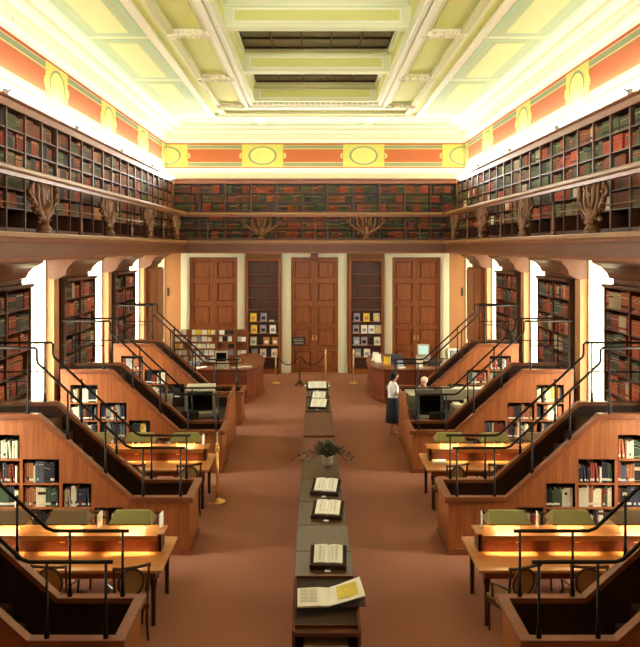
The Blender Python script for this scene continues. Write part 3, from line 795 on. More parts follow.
# ------------------------------------------------------------------ open books helper
def open_book(loc, w_, d_, rz, tilt, label, group=None, pic=None, lines=True, name='open_book'):
    # two page blocks with a gutter, cover underneath; w_ = full width, tilt raises the far edge
    t = thing(name, loc, label, 'book', group, rz)
    t.rotation_euler = (tilt, 0, rz)
    m = MB().box(-w_/2-.008, w_/2+.008, -d_/2-.008, d_/2+.008, 0, .006)
    m.build('cover', M_dark, t, world=False)
    m = MB()
    for sx in (-1, 1):
        pr = [(0, .007), (sx*w_/2, .007), (sx*w_/2, .016), (sx*w_*.34, .026), (sx*w_*.12, .030), (sx*.004, .018)]
        m.prism(pr, 'y', -d_/2, d_/2)
    pg = m.build('pages', M_page, t, world=False)
    if lines:
        m = MB()
        for sx in (-1, 1):
            if pic and sx > 0: continue
            for r in range(9):
                y = d_*.36-r*d_*.085; x0, x1 = w_*.13, w_*.33
                for q in ((x0, (x0+x1)/2-.006), ((x0+x1)/2+.006, x1)):
                    m.add([(sx*q[0], y, .0305), (sx*q[1], y, .0278), (sx*q[1], y+d_*.035, .0278), (sx*q[0], y+d_*.035, .0305)], [(0, 1, 2, 3)])
        m.build('printed_lines', M_print, pg, world=False)
    if pic:
        MB().add([(w_*.10, -d_*.25, .0325), (w_*.36, -d_*.28, .0275), (w_*.38, d_*.30, .0275), (w_*.09, d_*.22, .0325)], [(0, 1, 2, 3)]).build('picture', pic, pg, world=False)
    return t

# ------------------------------------------------------------------ centre row of exhibition cases
CY = [9.30, 10.26, 11.22, 12.25, 13.42, 14.75]
def showcase(y0, y1, w_, h, label, top=None, sidem=None, cx=.04):
    t = thing('display_case', (cx, (y0+y1)/2, 0), label, 'display case', 'low display cases in the centre aisle')
    m = MB().box(cx-w_/2+.02, cx+w_/2-.02, y0+.015, y1-.015, .08, h-.04)
    m.build('body', sidem or M_showside, t)
    MB().box(cx-w_/2-.005, cx+w_/2+.005, y0+.003, y1-.003, h-.04, h).build('top', top or M_show, t, bevel=.008)
    m = MB().box(cx-w_/2, cx+w_/2, y0+.004, y1-.004, 0, .08); m.build('plinth', M_case, t)
    for sx in (-1, 1):
        d = MB()
        x = cx+sx*(w_/2-.02)
        d.box(x, x+sx*.012, y0+.06, y1-.06, .14, h-.10)
        d.build('door', sidem or M_showside, t)
    return t
ordn = ['second', 'third', 'fourth', 'fifth', 'sixth']
for k in range(5):
    showcase(CY[k], CY[k+1], .72-.012*k, .90, 'dark topped display case in the centre aisle, %s from the front' % ordn[k])
showcase(14.76, 16.55, .70, .86, 'plain long reddish case behind the flower vase, %s from the front' % 'seventh', top=M_showside)
showcase(16.57, 18.9, .66, .90, 'reddish case in the centre aisle with no book on it, eighth from the front', top=M_showside)
showcase(18.92, 20.6, .62, .92, 'dark topped case holding the farthest tilted book stands, ninth from the front')
showcase(20.62, 22.4, .60, .96, 'farthest display case in the centre aisle, tenth from the front')
# nearest case: open sloping book cradle above a shelf
t = thing('book_stand_cabinet', (.06, 8.85, 0), 'nearest cabinet of the centre aisle with a sloping top holding a large open book', 'cabinet')
x0, x1, y0, y1 = -.32, .42, 8.32, 9.28
m = MB()
for a, b in ((x0, x0+.03), (x1-.03, x1)):
    m.prism([(y0, 0), (y1, 0), (y1, 1.0), (y1-.08, 1.0), (y0, .80)], 'x', a, b)
m.box(x0+.03, x1-.03, y1-.03, y1, 0, 1.0)
m.build('side_panel', M_showside, t)
MB().prism([(y0+.12, .80), (y1-.03, .955), (y1-.03, .975), (y0+.12, .82)], 'x', x0+.03, x1-.03).build('sloping_top', M_dark, t)
MB().box(x0+.03, x1-.03, y0, y0+.12, .74, .78).box(x0+.03, x1-.03, y0+.10, y0+.12, .78, .82).build('front_ledge', M_case, t)
MB().box(x0+.03, x1-.03, y0+.02, y1-.03, .54, .56).build('shelf', M_case, t)
MB().box(x0+.03, x1-.03, y0+.02, y1-.03, .10, .12).build('shelf', M_case, t)
t = thing('open_book', (.09, 8.80, .936), 'large open book with a yellow picture on the nearest sloping cabinet', 'book'); t.rotation_euler = (R(9.5), 0, R(1))
m = MB().box(-.37, .0, -.19, .17, 0, .006); m.box(0, .40, -.17, .19, 0.006, .012); m.build('cover', M_dark, t, world=False)
m = MB()
m.add([(-.36, -.18, .008), (0, -.17, .008), (0, .17, .008), (-.36, .16, .008), (-.36, -.18, .024), (-.12, -.175, .034), (-.004, -.17, .022), (-.004, .17, .022), (-.12, .165, .034), (-.36, .16, .024)], [(0, 1, 6, 5, 4), (4, 5, 8, 9), (5, 6, 7, 8), (0, 4, 9, 3), (3, 9, 8, 7, 2), (0, 3, 2, 1)])
m.build('left_pages', M_page, t, world=False)
m = MB()
m.add([(0, -.17, .012), (.40, -.08, .075), (.36, .27, .085), (0, .17, .012), (0, -.17, .026), (.10, -.148, .038), (.40, -.08, .085), (.36, .27, .095), (.10, .198, .040), (0, .17, .026)], [(0, 1, 6, 5, 4), (4, 5, 8, 9), (5, 6, 7, 8), (0, 3, 2, 1), (1, 2, 7, 6), (3, 9, 8, 7, 2)])
pg = m.build('right_pages', M_page, t, world=False)
MB().add([(.09, -.09, .046), (.33, -.045, .082), (.31, .185, .090), (.08, .14, .050)], [(0, 1, 2, 3)]).build('picture', M_yprint, pg, world=False)
m = MB()
for r in range(10):
    y = .12-r*.026
    for q in ((-.33, -.24), (-.23, -.14)): m.add([(q[0], y, .0345), (q[1], y, .0345), (q[1], y+.010, .0345), (q[0], y+.010, .0345)], [(0, 1, 2, 3)])
m.build('printed_lines', M_print, pg, world=False)
t = thing('closed_book', (.05, 8.52, .561), 'pale book lying flat on the shelf inside the nearest cabinet', 'book', rz=R(-2))
MB().box(-.24, .24, -.13, .13, .004, .04).build('pages', M_page, t, world=False); MB().box(-.245, .245, -.135, .135, 0, .004).box(-.245, .245, -.135, .135, .04, .044).build('cover', PAPER[1], t, world=False)
# tilted book stands with open books
def book_stand(x, y, z, rz, label, blabel, w_=.42, d_=.33):
    t = thing('book_rest', (x, y, z), label, 'book stand', 'tilted wooden book stands', rz)
    a = R(24)
    B = lambda m, n, mt: m.build(n, mt, t, world=False)
    B(MB().box(-w_/2-.02, w_/2+.02, -.16, .16, 0, .02), 'base', M_dark)
    B(MB().prism([(-.17, .025), (-.165, .005), (.17, .005+.335*math.tan(a)), (.165, .022+.335*math.tan(a))], 'x', -w_/2-.02, w_/2+.02), 'rest_board', M_dark)
    B(MB().box(-w_/2-.02, w_/2+.02, -.195, -.17, 0, .06), 'front_lip', M_dark)
    B(MB().box(-.15, .15, .13, .15, .02, .14), 'prop', M_dark)
    B(MB().box(-.035, .035, -.26, -.2, 0, .006), 'caption_card', M_page)
    Mz = Matrix.Rotation(rz, 3, 'Z')
    p = Mz @ Vector((0, .01, .026+.16*math.tan(a)+.012))
    open_book((x+p.x, y+p.y, z+p.z), w_-.06, d_-.03, rz, a, blabel, 'open books on tilted stands')
bs = [(.12, 12.72, .901, -10, 'fifth'), (.13, 11.62, .901, -8, 'fourth'), (.10, 9.85, .901, -3, 'second')]
for x, y, z, dg, o in bs:
    book_stand(x, y, z, R(dg), 'dark tilted book stand on the %s display case from the front' % o, 'open book on the tilted stand of the %s display case' % o)
book_stand(.05, 19.3, .921, R(-8), 'nearest of the three far tilted book stands in the centre aisle', 'open book on the nearest of the three far stands', .44, .36)
book_stand(.07, 20.35, .921, R(-6), 'middle one of three far tilted book stands in the centre aisle', 'open book on the middle one of three far stands', .40, .30)
book_stand(.03, 21.6, .961, R(2), 'farthest tilted book stand at the end of the centre aisle', 'open book on the farthest stand in the centre aisle', .56, .34)
# papers beside the farthest stand
for k, (x, dg) in enumerate(((-.21, 10), (.27, -8))):
    t = thing('open_booklet', (x*1.0, 22.15, .961), 'white open booklet lying on the %s of the farthest display case' % ('left', 'right')[k], 'booklet', None, R(dg))
    MB().box(-.12, .12, -.1, .1, 0, .012).build('pages', M_page, t, world=False)

# ------------------------------------------------------------------ flower vase
vx, vy, vz = .18, 14.3, .901
t = thing('flower_vase', (vx, vy, vz), 'silver vase of dark foliage and bluish flowers on the centre case', 'vase')
MB().lathe([(.06, 0), (.075, .01), (.095, .05), (.10, .17), (.105, .175), (.095, .176), (.09, .05), (.001, .03)], vx, vy, vz, n=20).build('vase', M_silver, t, smooth=True)
rg = random.Random(11); ms = MB(); ml = MB(); mf = MB()
def leaf(m, p, d, L, wd):
    d = d.normalized(); u = d.cross(Vector((0, 0, 1)));
    if u.length < .1: u = Vector((1, 0, 0))
    u.normalize(); n_ = d.cross(u)
    a = p; b = p+d*L*.5+u*wd+n_*.01; c = p+d*L; e = p+d*L*.5-u*wd+n_*.01; f = p+d*L*.5-n_*.006
    m.add([a, b, c, e, f], [(0, 1, 4), (1, 2, 4), (2, 3, 4), (3, 0, 4)])
stems = [(rg.uniform(0, 2*pi), rg.uniform(.05, .9), rg.uniform(.16, .34)) for _ in range(80)]+[(pi+.15, 1.75, .62), (pi-.2, 1.7, .52), (pi+.3, 1.6, .45), (-.25, 1.6, .42), (.2, 1.65, .46), (-.5, 1.5, .36), (pi+.6, 1.5, .4)]
for az, el, L in stems:
    d = Vector((cos(az)*sin(el), sin(az)*sin(el), cos(el))); p0 = Vector((vx, vy, vz+.15))
    long_ = el > 1.4
    pts = []
    for k in range(6):
        f = k/5
        if long_: q = p0+Vector((cos(az), sin(az), 0))*L*f+Vector((0, 0, .10*sin(f*pi*.6)*1.6-.16*f*f))
        else: q = p0+d*L*f-Vector((0, 0, .06*f*f))
        pts.append(q)
    ms.tube(pts, .003, 4)
    for k in range(1, 6):
        for _ in range(3):
            dd = (pts[k]-pts[k-1]).normalized()+Vector((rg.uniform(-1, 1), rg.uniform(-1, 1), rg.uniform(-.6, .9)))
            leaf(ml, pts[k], dd, rg.uniform(.04, .08), .012)
    if rg.random() < .7: mf.ball(tuple(pts[-1]), .018, n=6, k=4)
ms.build('stem', M_leaf, t); tag(ml.build('foliage', M_leaf, t), kind='stuff'); tag(mf.build('blossoms', M_flower, t), kind='stuff')

# ------------------------------------------------------------------ brass rope posts and sign
def stanchion(x, y, label, h=1.18, mt=M_brass, tripod=False, card=False, group='brass rope posts'):
    t = thing('rope_post', (x, y, 0), label, 'post', group)
    B = lambda m, n, mt_=mt: m.build(n, mt_, t, smooth=True)
    if tripod:
        m = MB()
        for k in range(4): a = pi/4+k*pi/2; m.tube([(x, y, .16), (x+.12*cos(a), y+.12*sin(a), .07), (x+.21*cos(a), y+.21*sin(a), .015)], [.05, .035, .02], 6)
        B(m, 'base')
    else: B(MB().lathe([(.165, 0), (.165, .015), (.13, .03), (.05, .05), (.03, .08)], x, y, n=24), 'base')
    B(MB().lathe([(.028, .06), (.026, h-.16)], x, y, n=12), 'pole')
    B(MB().lathe([(.03, h-.16), (.05, h-.13), (.03, h-.10), (.045, h-.07), (.02, h-.05), (.035, h-.02), (.02, h+.01), (.002, h+.02)], x, y, n=12), 'finial')
    return t
SP = [(-1.42, 28.0), (-.56, 27.6), (.37, 28.0), (1.37, 28.0)]
nm = ['left one of four by the centre door', None, 'second from the right by the centre door', 'right one of four by the centre door']
for k in (0, 2, 3): stanchion(SP[k][0], SP[k][1], 'polished brass rope post, '+nm[k], 1.22)
t = stanchion(SP[1][0], SP[1][1], 'dark brass post with spread feet carrying a black sign by the centre door', 1.14, M_brown_br, True)
MB().tube([(SP[1][0], SP[1][1], 1.1), (SP[1][0], SP[1][1], 1.5)], .01, 6).build('sign_rod', M_brown_br, t)
sg = MB().box(SP[1][0]-.27, SP[1][0]+.21, SP[1][1]-.03, SP[1][1]-.012, 1.42, 1.72).build('sign_board', M_sign, t)
m = MB()
for r in range(4): wd = (.17, .19, .15, .18)[r]; m.box(SP[1][0]-.03-wd, SP[1][0]-.03+wd, SP[1][1]-.034, SP[1][1]-.031, 1.64-r*.055, 1.655-r*.055)
m.build('sign_lettering', M_label, sg)
for a, b, nm_ in ((0, 1, 'left'), (1, 2, 'right')):
    p, q = SP[a], SP[b]; pts = []
    for k in range(13):
        f = k/12; pts.append((p[0]+(q[0]-p[0])*f, p[1]+(q[1]-p[1])*f-.0, 1.02-.36*4*f*(1-f)*.9))
    dx = (q[0]-p[0]); pts = [(x, y, z) for x, y, z in pts][1:-1] if False else pts
    o = MB().tube([(p[0]+(x-p[0])*.9+dx*.05, y, z) for x, y, z in pts], .018, 7).build('rope', M_rope, None, smooth=True)
    tag(o, 'dark velvet rope sagging to the %s of the sign post' % nm_, 'rope', 'velvet ropes')
t = stanchion(-1.93, 15.0, 'lone polished brass post with a white card standing in the left aisle', 1.12, group=None)
MB().box(-1.945, -1.915, 14.985, 15.015, 1.13, 1.34).build('card', M_page, t)
# ------------------------------------------------------------------ curved service desks
OUT = [(5.4, 24.42), (2.15, 24.42), (1.98, 24.8), (1.85, 25.3), (1.78, 25.9), (1.77, 26.5), (1.83, 27.1), (1.97, 27.7), (2.2, 28.2)]
INN = [(5.4, 25.0), (2.6, 25.0), (2.48, 25.3), (2.38, 25.6), (2.33, 26.0), (2.33, 26.5), (2.38, 27.0), (2.5, 27.5), (2.68, 27.95)]
def ring(m, s, o_, i_, z0, z1, mat=None):
    n = len(o_)
    v = [(s*x, y, z) for (x, y) in o_ for z in (z0, z1)]+[(s*x, y, z) for (x, y) in i_ for z in (z0, z1)]
    k = 2*n; f = []
    for j in range(n-1):
        a, b = 2*j, 2*j+2
        f += [(a, b, b+1, a+1), (k+a, k+a+1, k+b+1, k+b), (a+1, b+1, k+b+1, k+a+1), (a, k+a, k+b, b)]
    f += [(0, 1, k+1, k), (2*n-2, k+2*n-2, k+2*n-1, 2*n-1)]
    m.add(v, f, mat); return m
def off(pts, d):
    r = []
    for j, p in enumerate(pts):
        a = Vector(pts[max(j-1, 0)]); b = Vector(pts[min(j+1, len(pts)-1)]); t = (b-a).normalized(); n = Vector((-t.y, t.x))
        if n.x > 0 and abs(n.x) > .3: n = -n
        if abs(n.x) <= .3 and n.y > 0 and p[1] < 26: n = -n
        r.append((p[0]+n.x*d, p[1]+n.y*d))
    r[0] = (pts[0][0], r[0][1]); return r
for s in (-1, 1):
    t = thing('service_desk', (s*3.2, 26, 0), 'curved wooden service desk on the %s of the room near the far wall' % SIDE[s], 'desk', 'curved service desks')
    ring(MB(), s, OUT, INN, .0, 1.02).build('body', M_deskw, t)
    ring(MB(), s, off(OUT, .05), off(INN, -.03), 1.02, 1.07).build('counter_top', M_cap, t)
    m = MB()
    for z0, z1, d in ((0, .16, .03), (.42, .48, .025), (.88, .94, .02)): ring(m, s, off(OUT, d), OUT, z0, z1)
    m.build('moulding', M_cap, t)
# seats and equipment on and behind them
def crt(x, y, z, rz, label, group=None, lit=False, case=True, mt=None):
    t = thing('computer_monitor', (x, y, z), label, 'computer', group, rz)
    B = lambda m, n, q: m.build(n, q, t, world=False)
    h = 0
    if case: B(MB().box(-.23, .23, -.2, .2, 0, .15), 'system_unit', M_beige); B(MB().box(-.18, .05, -.206, -.2, .08, .095).box(.08, .18, -.206, -.2, .05, .1), 'drive_slot', M_grey); h = .15
    B(MB().box(-.12, .12, -.1, .12, h, h+.04), 'foot', M_beige)
    m = MB().box(-.2, .2, -.2, -.08, h+.04, h+.40)
    m.add([(-.18, -.08, h+.06), (.18, -.08, h+.06), (.18, -.08, h+.38), (-.18, -.08, h+.38), (-.11, .2, h+.1), (.11, .2, h+.1), (.11, .2, h+.32), (-.11, .2, h+.32)], [(0, 1, 5, 4), (1, 2, 6, 5), (2, 3, 7, 6), (3, 0, 4, 7), (4, 5, 6, 7), (0, 1, 2, 3)])
    B(m, 'monitor_housing', M_beige)
    B(MB().box(-.155, .155, -.206, -.2, h+.085, h+.355), 'screen', M_lit if lit else M_screen)
    return t
crt(-2.98, 24.72, 1.071, R(4), 'beige desktop computer with dark screen on the left curved desk')
crt(3.62, 26.2, 1.1, R(-8), 'beige monitor with pale lit screen behind the right curved desk', lit=True)
t = thing('side_table', (3.6, 26.3, 0), 'dark table behind the right curved desk carrying monitors', 'table')
MB().box(2.75, 4.9, 25.85, 26.75, 1.05, 1.098).build('tabletop', M_dark, t)
for x in (2.8, 4.85):
    for y in (25.9, 26.7): MB().box(x-.03, x+.03, y-.03, y+.03, 0, 1.05).build('leg', M_dark, t)
crt(4.55, 26.25, 1.1, R(20), 'beige monitor turned away, right of the lit screen', case=False)
def office_chair(x, y, rz, label, hb=1.15):
    t = thing('office_chair', (x, y, 0), label, 'chair', 'black office chairs', rz)
    B = lambda m, n, q=M_blackp, **k: m.build(n, q, t, world=False, **k)
    B(MB().box(-.24, .24, -.24, .24, .46, .54), 'seat', bevel=.03)
    B(MB().prism([(-.22, .62), (-.27, 1.1), (-.31, 1.1), (-.28, .62)], 'x', -.22, .22), 'backrest', bevel=.02)
    B(MB().tube([(0, 0, .08), (0, 0, .46)], .03, 8).tube([(0, -.2, .48), (0, -.27, .7)], .02, 6), 'column', M_iron)
    m = MB()
    for k in range(5): a = 2*pi*k/5; m.tube([(0, 0, .1), (.28*cos(a), .28*sin(a), .05)], [.03, .015], 6); m.ball((.28*cos(a), .28*sin(a), .03), .03, n=6, k=4)
    B(m, 'base', M_iron)
    for sx in (-1, 1): B(MB().tube([(sx*.24, .1, .5), (sx*.28, .1, .7), (sx*.28, -.15, .72)], .018, 6), 'arm')
    return t
oc = office_chair(2.98, 27.5, R(200), 'black office chair behind the right curved desk, nearest the aisle')
dup(oc, (3.75, 25.42, 0), R(150), 'black office chair between right curved desk and its rear table')
dup(oc, (-4.1, 25.7, 0), R(160), 'black office chair behind the left curved desk')
# papers and booklets on the right curved desk
rg = random.Random(21)
for k, (x, y) in enumerate(((2.02, 26.4), (2.08, 25.9), (2.3, 25.3), (2.7, 24.72), (3.3, 24.7), (4.1, 24.72))):
    t = thing('leaflet_stack', (x, y, 1.071), 'stack of pale leaflets on the right curved desk, %s from the aisle' % ORD[k+1], 'leaflets', 'leaflet stacks on the right desk', R(rg.uniform(-30, 30)))
    MB().box(-.11, .11, -.14, .14, 0, .02+.03*rg.random()).build('papers', PAPER[(0, 1, 5, 0, 7, 0)[k]], t, world=False)
    MB().prism([(-.02, .02), (.02, .02), (.08, .26), (.07, .26)], 'x', -.1, .1).build('standing_leaflet', PAPER[(0, 0, 2, 4, 0, 1)[k]], t, world=False)
for k, (x, y) in enumerate(((-2.2, 24.9), (-2.5, 24.72), (-3.62, 24.72))):
    t = thing('paper_pile', (x, y, 1.071), 'loose white papers on the left curved desk, %s from the aisle' % ORD[k+1], 'papers', 'papers on the left desk', R(20*k))
    MB().box(-.15, .15, -.1, .1, 0, .02).box(-.1, .17, -.12, .07, .0205, .03).build('papers', M_page, t, world=False)
# display rack of pamphlets behind the left desk
t = thing('pamphlet_rack', (-3.85, 28.6, 0), 'wide wooden rack filled with pamphlets behind the left curved desk', 'rack')
m = MB().box(-5.22, -2.46, 28.75, 28.8, .6, 1.86)
for x in (-5.22, -4.64, -3.63, -2.95, -2.50): m.box(x, x+.04, 28.45, 28.75, 0, 1.88)
m.build('frame', M_wood, t)
for r in range(5):
    z = .66+r*.25
    for a, b in ((-5.18, -4.64), (-4.60, -3.63), (-3.59, -2.95), (-2.91, -2.50)):
        MB().box(a, b, 28.56, 28.75, z-.02, z).box(a, b, 28.555, 28.565, z, z+.03).build('shelf', M_wood, t)
rg = random.Random(4); pn = 0
colr = [0, 0, 0, 1, 0, 0, 0, 2, 0, 1, 4]; PN = ['white', 'cream', 'yellow', 'lilac', 'blue', 'orange', 'black', 'grey']
for r in range(5):
    x = -5.15; i = 0
    while x < -2.62:
        wd = rg.uniform(.11, .2)
        if any(x-.02 < q+.04 and x+wd > q-.01 for q in (-4.64, -3.63, -2.95, -2.50)): x += .06; continue
        i += 1
        if not (x > -3.6 and rg.random() < .45):
            z = .66+r*.25; h = rg.uniform(.175, .215); c = rg.choice(colr)
            if x > -3.6 and r > 1 and rg.random() < .4: c = 6
            o = MB().prism([(28.60, z+.002), (28.606, z+.002), (28.66, z+h), (28.654, z+h)], 'x', x, x+wd).build('pamphlet', PAPER[c])
            tag(o, '%s pamphlet in the left rack, %s shelf from the top, %s place' % (PN[c], ORD[5-r], ORD[i]), 'pamphlet', 'pamphlets in the wooden rack')
        x += wd+.02
# magazines, face out, in the two tall bookcases beside the centre door
MG = {0: {4: [(.16, 2), (.52, 3), (.80, 0)], 3: [(.18, 2), (.5, 3), (.84, 0)], 2: [(.16, 1), (.62, 5), (.92, 5)], 1: [(.2, 4), (.5, 1), (.9, 0)]},
      1: {4: [(.16, 3), (.5, 2), (.86, 7)], 3: [(.13, 3), (.42, 0), (.68, 0), (.92, 7)], 2: [(.15, 4), (.42, 3), (.88, 1)], 1: [(.2, 4), (.52, 0)]}}
for k, (a, b) in enumerate(EB):
    for r, lst in MG[k].items():
        z = .18+.46*r
        for i, (f, c) in enumerate(lst):
            x = a+.13+(b-a-.26)*f; wd = .12 if not (k == 0 and r == 4 and i == 2) else .09; h = .32 if wd > .1 else .06
            o = MB().prism([(YE-.285, z+.002), (YE-.275, z+.002), (YE-.20, z+h), (YE-.21, z+h)], 'x', x-wd, x+wd).build('magazine', PAPER[c])
            tag(o, '%s magazine, %s from left, shelf %s up in %s periodical bookcase' % (PN[c], ORD[i+1], ('', 'one', 'two', 'three', 'four')[r], ('left', 'right')[k]), 'magazine', 'face-out magazines')
            MB().prism([(YE-.2865+.0125*.3, z+h*.25), (YE-.2865+.0125*.3+.002, z+h*.25), (YE-.245, z+h*.6), (YE-.247, z+h*.6)], 'x', x-wd*.6, x+wd*.6).build('cover_picture', PAPER[(c+3) % 8], o)
# exit sign over the centre door
t = thing('exit_sign', (-.03, YE-.09, 4.4), 'small dark red sign box above the centre door', 'sign')
MB().box(-.17, .11, YE-.19, YE-.092, 4.40, 4.65).build('housing', M_blackp, t); MB().box(-.14, .08, YE-.197, YE-.191, 4.43, 4.60).build('sign_face', M_exit, t)
# light switch at each corner
for s in (-1, 1):
    t = thing('light_switch', (s*5.72, YE-.015, 3.1), 'small dark fitting on the plaster at the %s far corner' % SIDE[s], 'switch', 'corner wall fittings')
    MB().box(s*5.69, s*5.76, YE-.02, YE-.001, 3.0, 3.32).build('plate', M_blackp, t)

# ------------------------------------------------------------------ work desks between the third and fourth staircases
def carrel(s, ya, yb, label):
    t = thing('work_desk', (s*3.4, (ya+yb)/2, 0), label, 'desk', 'work desks')
    MB().box(s*2.16, s*4.9, ya+.25, yb-.04, .72, .76).build('desktop', M_dark, t)
    m = MB().prism([(ya, 0), (yb, 0), (yb, 1.28), (ya+.55, 1.28), (ya, .86)], 'x', s*2.10, s*2.155)
    m.build('end_panel', M_wood, t)
    MB().box(s*2.16, s*4.9, yb-.04, yb, 0, 1.0).build('back_panel', M_dark, t)
    MB().box(s*3.4, s*3.44, ya+.3, yb-.05, 0, .719).box(s*4.86, s*4.9, ya+.3, yb-.05, 0, .719).build('support', M_dark, t)
carrel(-1, 18.3, 20.3, 'dark work desk with reddish end panel, left side beyond third staircase')
carrel(1, 18.2, 19.9, 'dark work desk with reddish end panel, right side beside the standing woman')
def reader(x, y, z, rz, label, w_=.72, top=True):
    t = thing('microfilm_reader', (x, y, z), label, 'microfilm reader', 'microfilm readers', rz)
    B = lambda m, n, q: m.build(n, q, t, world=False)
    B(MB().box(-w_/2, w_/2, -.3, .3, 0, .08), 'base', M_grey)
    m = MB().box(-w_/2, -w_/2+.05, -.3, .3, .08, .60).box(w_/2-.05, w_/2, -.3, .3, .08, .60).box(-w_/2+.05, w_/2-.05, .26, .3, .08, .60).box(-w_/2, w_/2, -.3, .3, .60, .64)
    B(m, 'hood', M_blackp if not top else M_grey)
    B(MB().box(-w_/2+.05, w_/2-.05, -.05, -.03, .14, .60), 'screen', M_screen)
    B(MB().box(-w_/2+.05, w_/2-.05, -.29, -.24, .08, .13), 'sill', M_beige)
    if top: B(MB().prism([(-.3, .641), (.3, .641), (.25, .72), (-.2, .72)], 'x', -w_/2+.04, w_/2+.02), 'cover', M_beige)
    B(MB().tube([(w_/2+.04, -.15, .1), (w_/2+.10, -.15, .1)], .05, 10), 'dial', M_beige)
    return t
reader(-2.88, 19.3, .7605, R(5), 'microfilm reader with pale top cover on the left work desk')
reader(2.72, 18.85, .7605, R(-2), 'black hooded microfilm reader on the right work desk', .62, False)
t = thing('printer', (3.55, 18.95, .7605), 'boxy beige printer on the right work desk by the railing', 'printer')
MB().box(3.3, 3.8, 18.7, 19.25, .761, 1.05).build('housing', M_beige, t, bevel=.02)
MB().box(3.34, 3.5, 18.8, 19.2, 1.051, 1.09).box(3.62, 3.76, 18.85, 19.2, 1.051, 1.15).build('paper_tray', M_white, t)
MB().box(3.35, 3.75, 18.69, 18.699, .90, .915).build('slot', M_grey, t)
crt(2.42, 19.45, .7605, R(180), 'white computer on the right work desk in front of the seated person', mt=None)
t = thing('white_board', (-3.75, 19.6, .7605), 'plain white panel leaning on the left work desk by the stairs', 'panel')
MB().prism([(19.5, .761), (19.53, .761), (19.65, 1.2), (19.62, 1.2)], 'x', -3.98, -3.62).build('panel', PAPER[7], t)
t = thing('white_cabinet', (3.2, 20.25, 0), 'low pale cabinet behind the right work desk beneath the fourth staircase', 'cabinet')
MB().box(3.25, 4.3, 20.0, 20.4, 0, 1.25).build('body', M_beige, t)
MB().box(3.27, 3.765, 19.985, 20.0, .05, 1.2).build('door', M_beige, t); MB().box(3.785, 4.28, 19.985, 20.0, .05, 1.2).build('door', M_beige, t)
dup(oc, (2.75, 18.27, 0), R(10), 'black office chair pulled up to the right work desk')
dup(oc, (-2.9, 18.35, 0), R(-8), 'black office chair at the left work desk')

# things lying on the reading tables
open_book((4.38, 10.32, .761), .50, .34, R(-24), 0, 'white open book lying on the front right reading table', 'open books lying on tables')
open_book((-4.30, 10.33, .761), .46, .32, R(8), 0, 'white open book lying on the front left reading table', 'open books lying on tables')
for s, n, x, dg in ((-1, 1, 2.2, 8), (-1, 1, 3.05, -6), (1, 1, 2.25, 8), (1, 1, 3.02, 6), (-1, 2, 2.25, 8)):
    Y1 = TABY[n]
    t = thing('white_card', (s*x, Y1+.84, 1.0155), 'small white upright card on %s %s table ledge %s' % (NMT[n], SIDE[s], 'at its aisle end' if x < 2.5 else 'between two lamps'), 'card', None, R(84))
    m = MB().box(-.09, .09, -.006, .006, .012, .20); m.build('card', M_page, t, world=False)
    MB().box(-.05, .05, -.03, .03, 0, .012).build('base', M_brass, t, world=False)
# glasses / inkwells on the second tables
t = thing('paper_box', (2.33, 14.95, .761), 'pale paper tray at aisle end of the second right table', 'tray'); MB().box(2.2, 2.46, 14.85, 15.05, .761, .80).build('tray', M_beige, t)

# ------------------------------------------------------------------ people
def skin_body(name, bones, parent, mt, sub=2):
    # bones: list of chains [(x,y,z,r),...]; every chain starts at an existing joint (index) or None
    vs, es, rs = [], [], []
    idx = {}
    for chain in bones:
        prev = None
        for (p, r) in chain:
            key = tuple(round(c, 4) for c in p)
            if key not in idx: idx[key] = len(vs); vs.append(p); rs.append(r)
            k = idx[key]
            if prev is not None and prev != k: es.append((prev, k))
            prev = k
    me = bpy.data.meshes.new(name); me.from_pydata(vs, es, []); me.materials.append(mt)
    o = bpy.data.objects.new(name, me); COL.objects.link(o); o.parent = parent
    sk = o.modifiers.new('skin', 'SKIN'); sk.branch_smoothing = .4; sk.use_smooth_shade = True
    lay = me.skin_vertices[0].data if me.skin_vertices else None
    if lay is None:
        bpy.context.view_layer.objects.active = o; bpy.ops.object.mode_set(mode='EDIT'); bpy.ops.object.mode_set(mode='OBJECT'); lay = me.skin_vertices[0].data
    for k, r in enumerate(rs):
        lay[k].radius = (r, r) if not isinstance(r, tuple) else r; lay[k].use_root = (k == 0)
    ss = o.modifiers.new('sub', 'SUBSURF'); ss.levels = sub; ss.render_levels = sub
    return o
def loft(rings, n=18):
    # rings: (cx, cy, z, rx, ry)
    m = MB(); v = [(cx+rx*cos(2*pi*j/n), cy+ry*sin(2*pi*j/n), z) for cx, cy, z, rx, ry in rings for j in range(n)]; f = []
    for i in range(len(rings)-1):
        for j in range(n): f.append((i*n+j, i*n+(j+1) % n, (i+1)*n+(j+1) % n, (i+1)*n+j))
    return m.add(v, f)
def hand(wx, wy, wz, d, side, up):
    # chains for palm, four curled fingers and a thumb; d = pointing direction
    d = Vector(d).normalized(); sd = Vector(side).normalized(); nn = Vector(up).normalized(); w0 = Vector((wx, wy, wz)); out = []
    palm = w0+d*.05
    for k, L in enumerate((.068, .078, .073, .058)):
        b = w0+d*.085+sd*(.027-.018*k); a = b+d*L*.5-nn*.006; c = a+d*L*.45-nn*.022
        out.append([(tuple(w0), .026), (tuple(palm), .03), (tuple(b), .0115), (tuple(a), .0095), (tuple(c), .008)])
    tb = w0+d*.03+sd*.034; tm = tb+d*.035+sd*.012-nn*.01; tt = tm+d*.03-nn*.008
    out.append([(tuple(palm), .03), (tuple(tb), .014), (tuple(tm), .011), (tuple(tt), .009)])
    return out
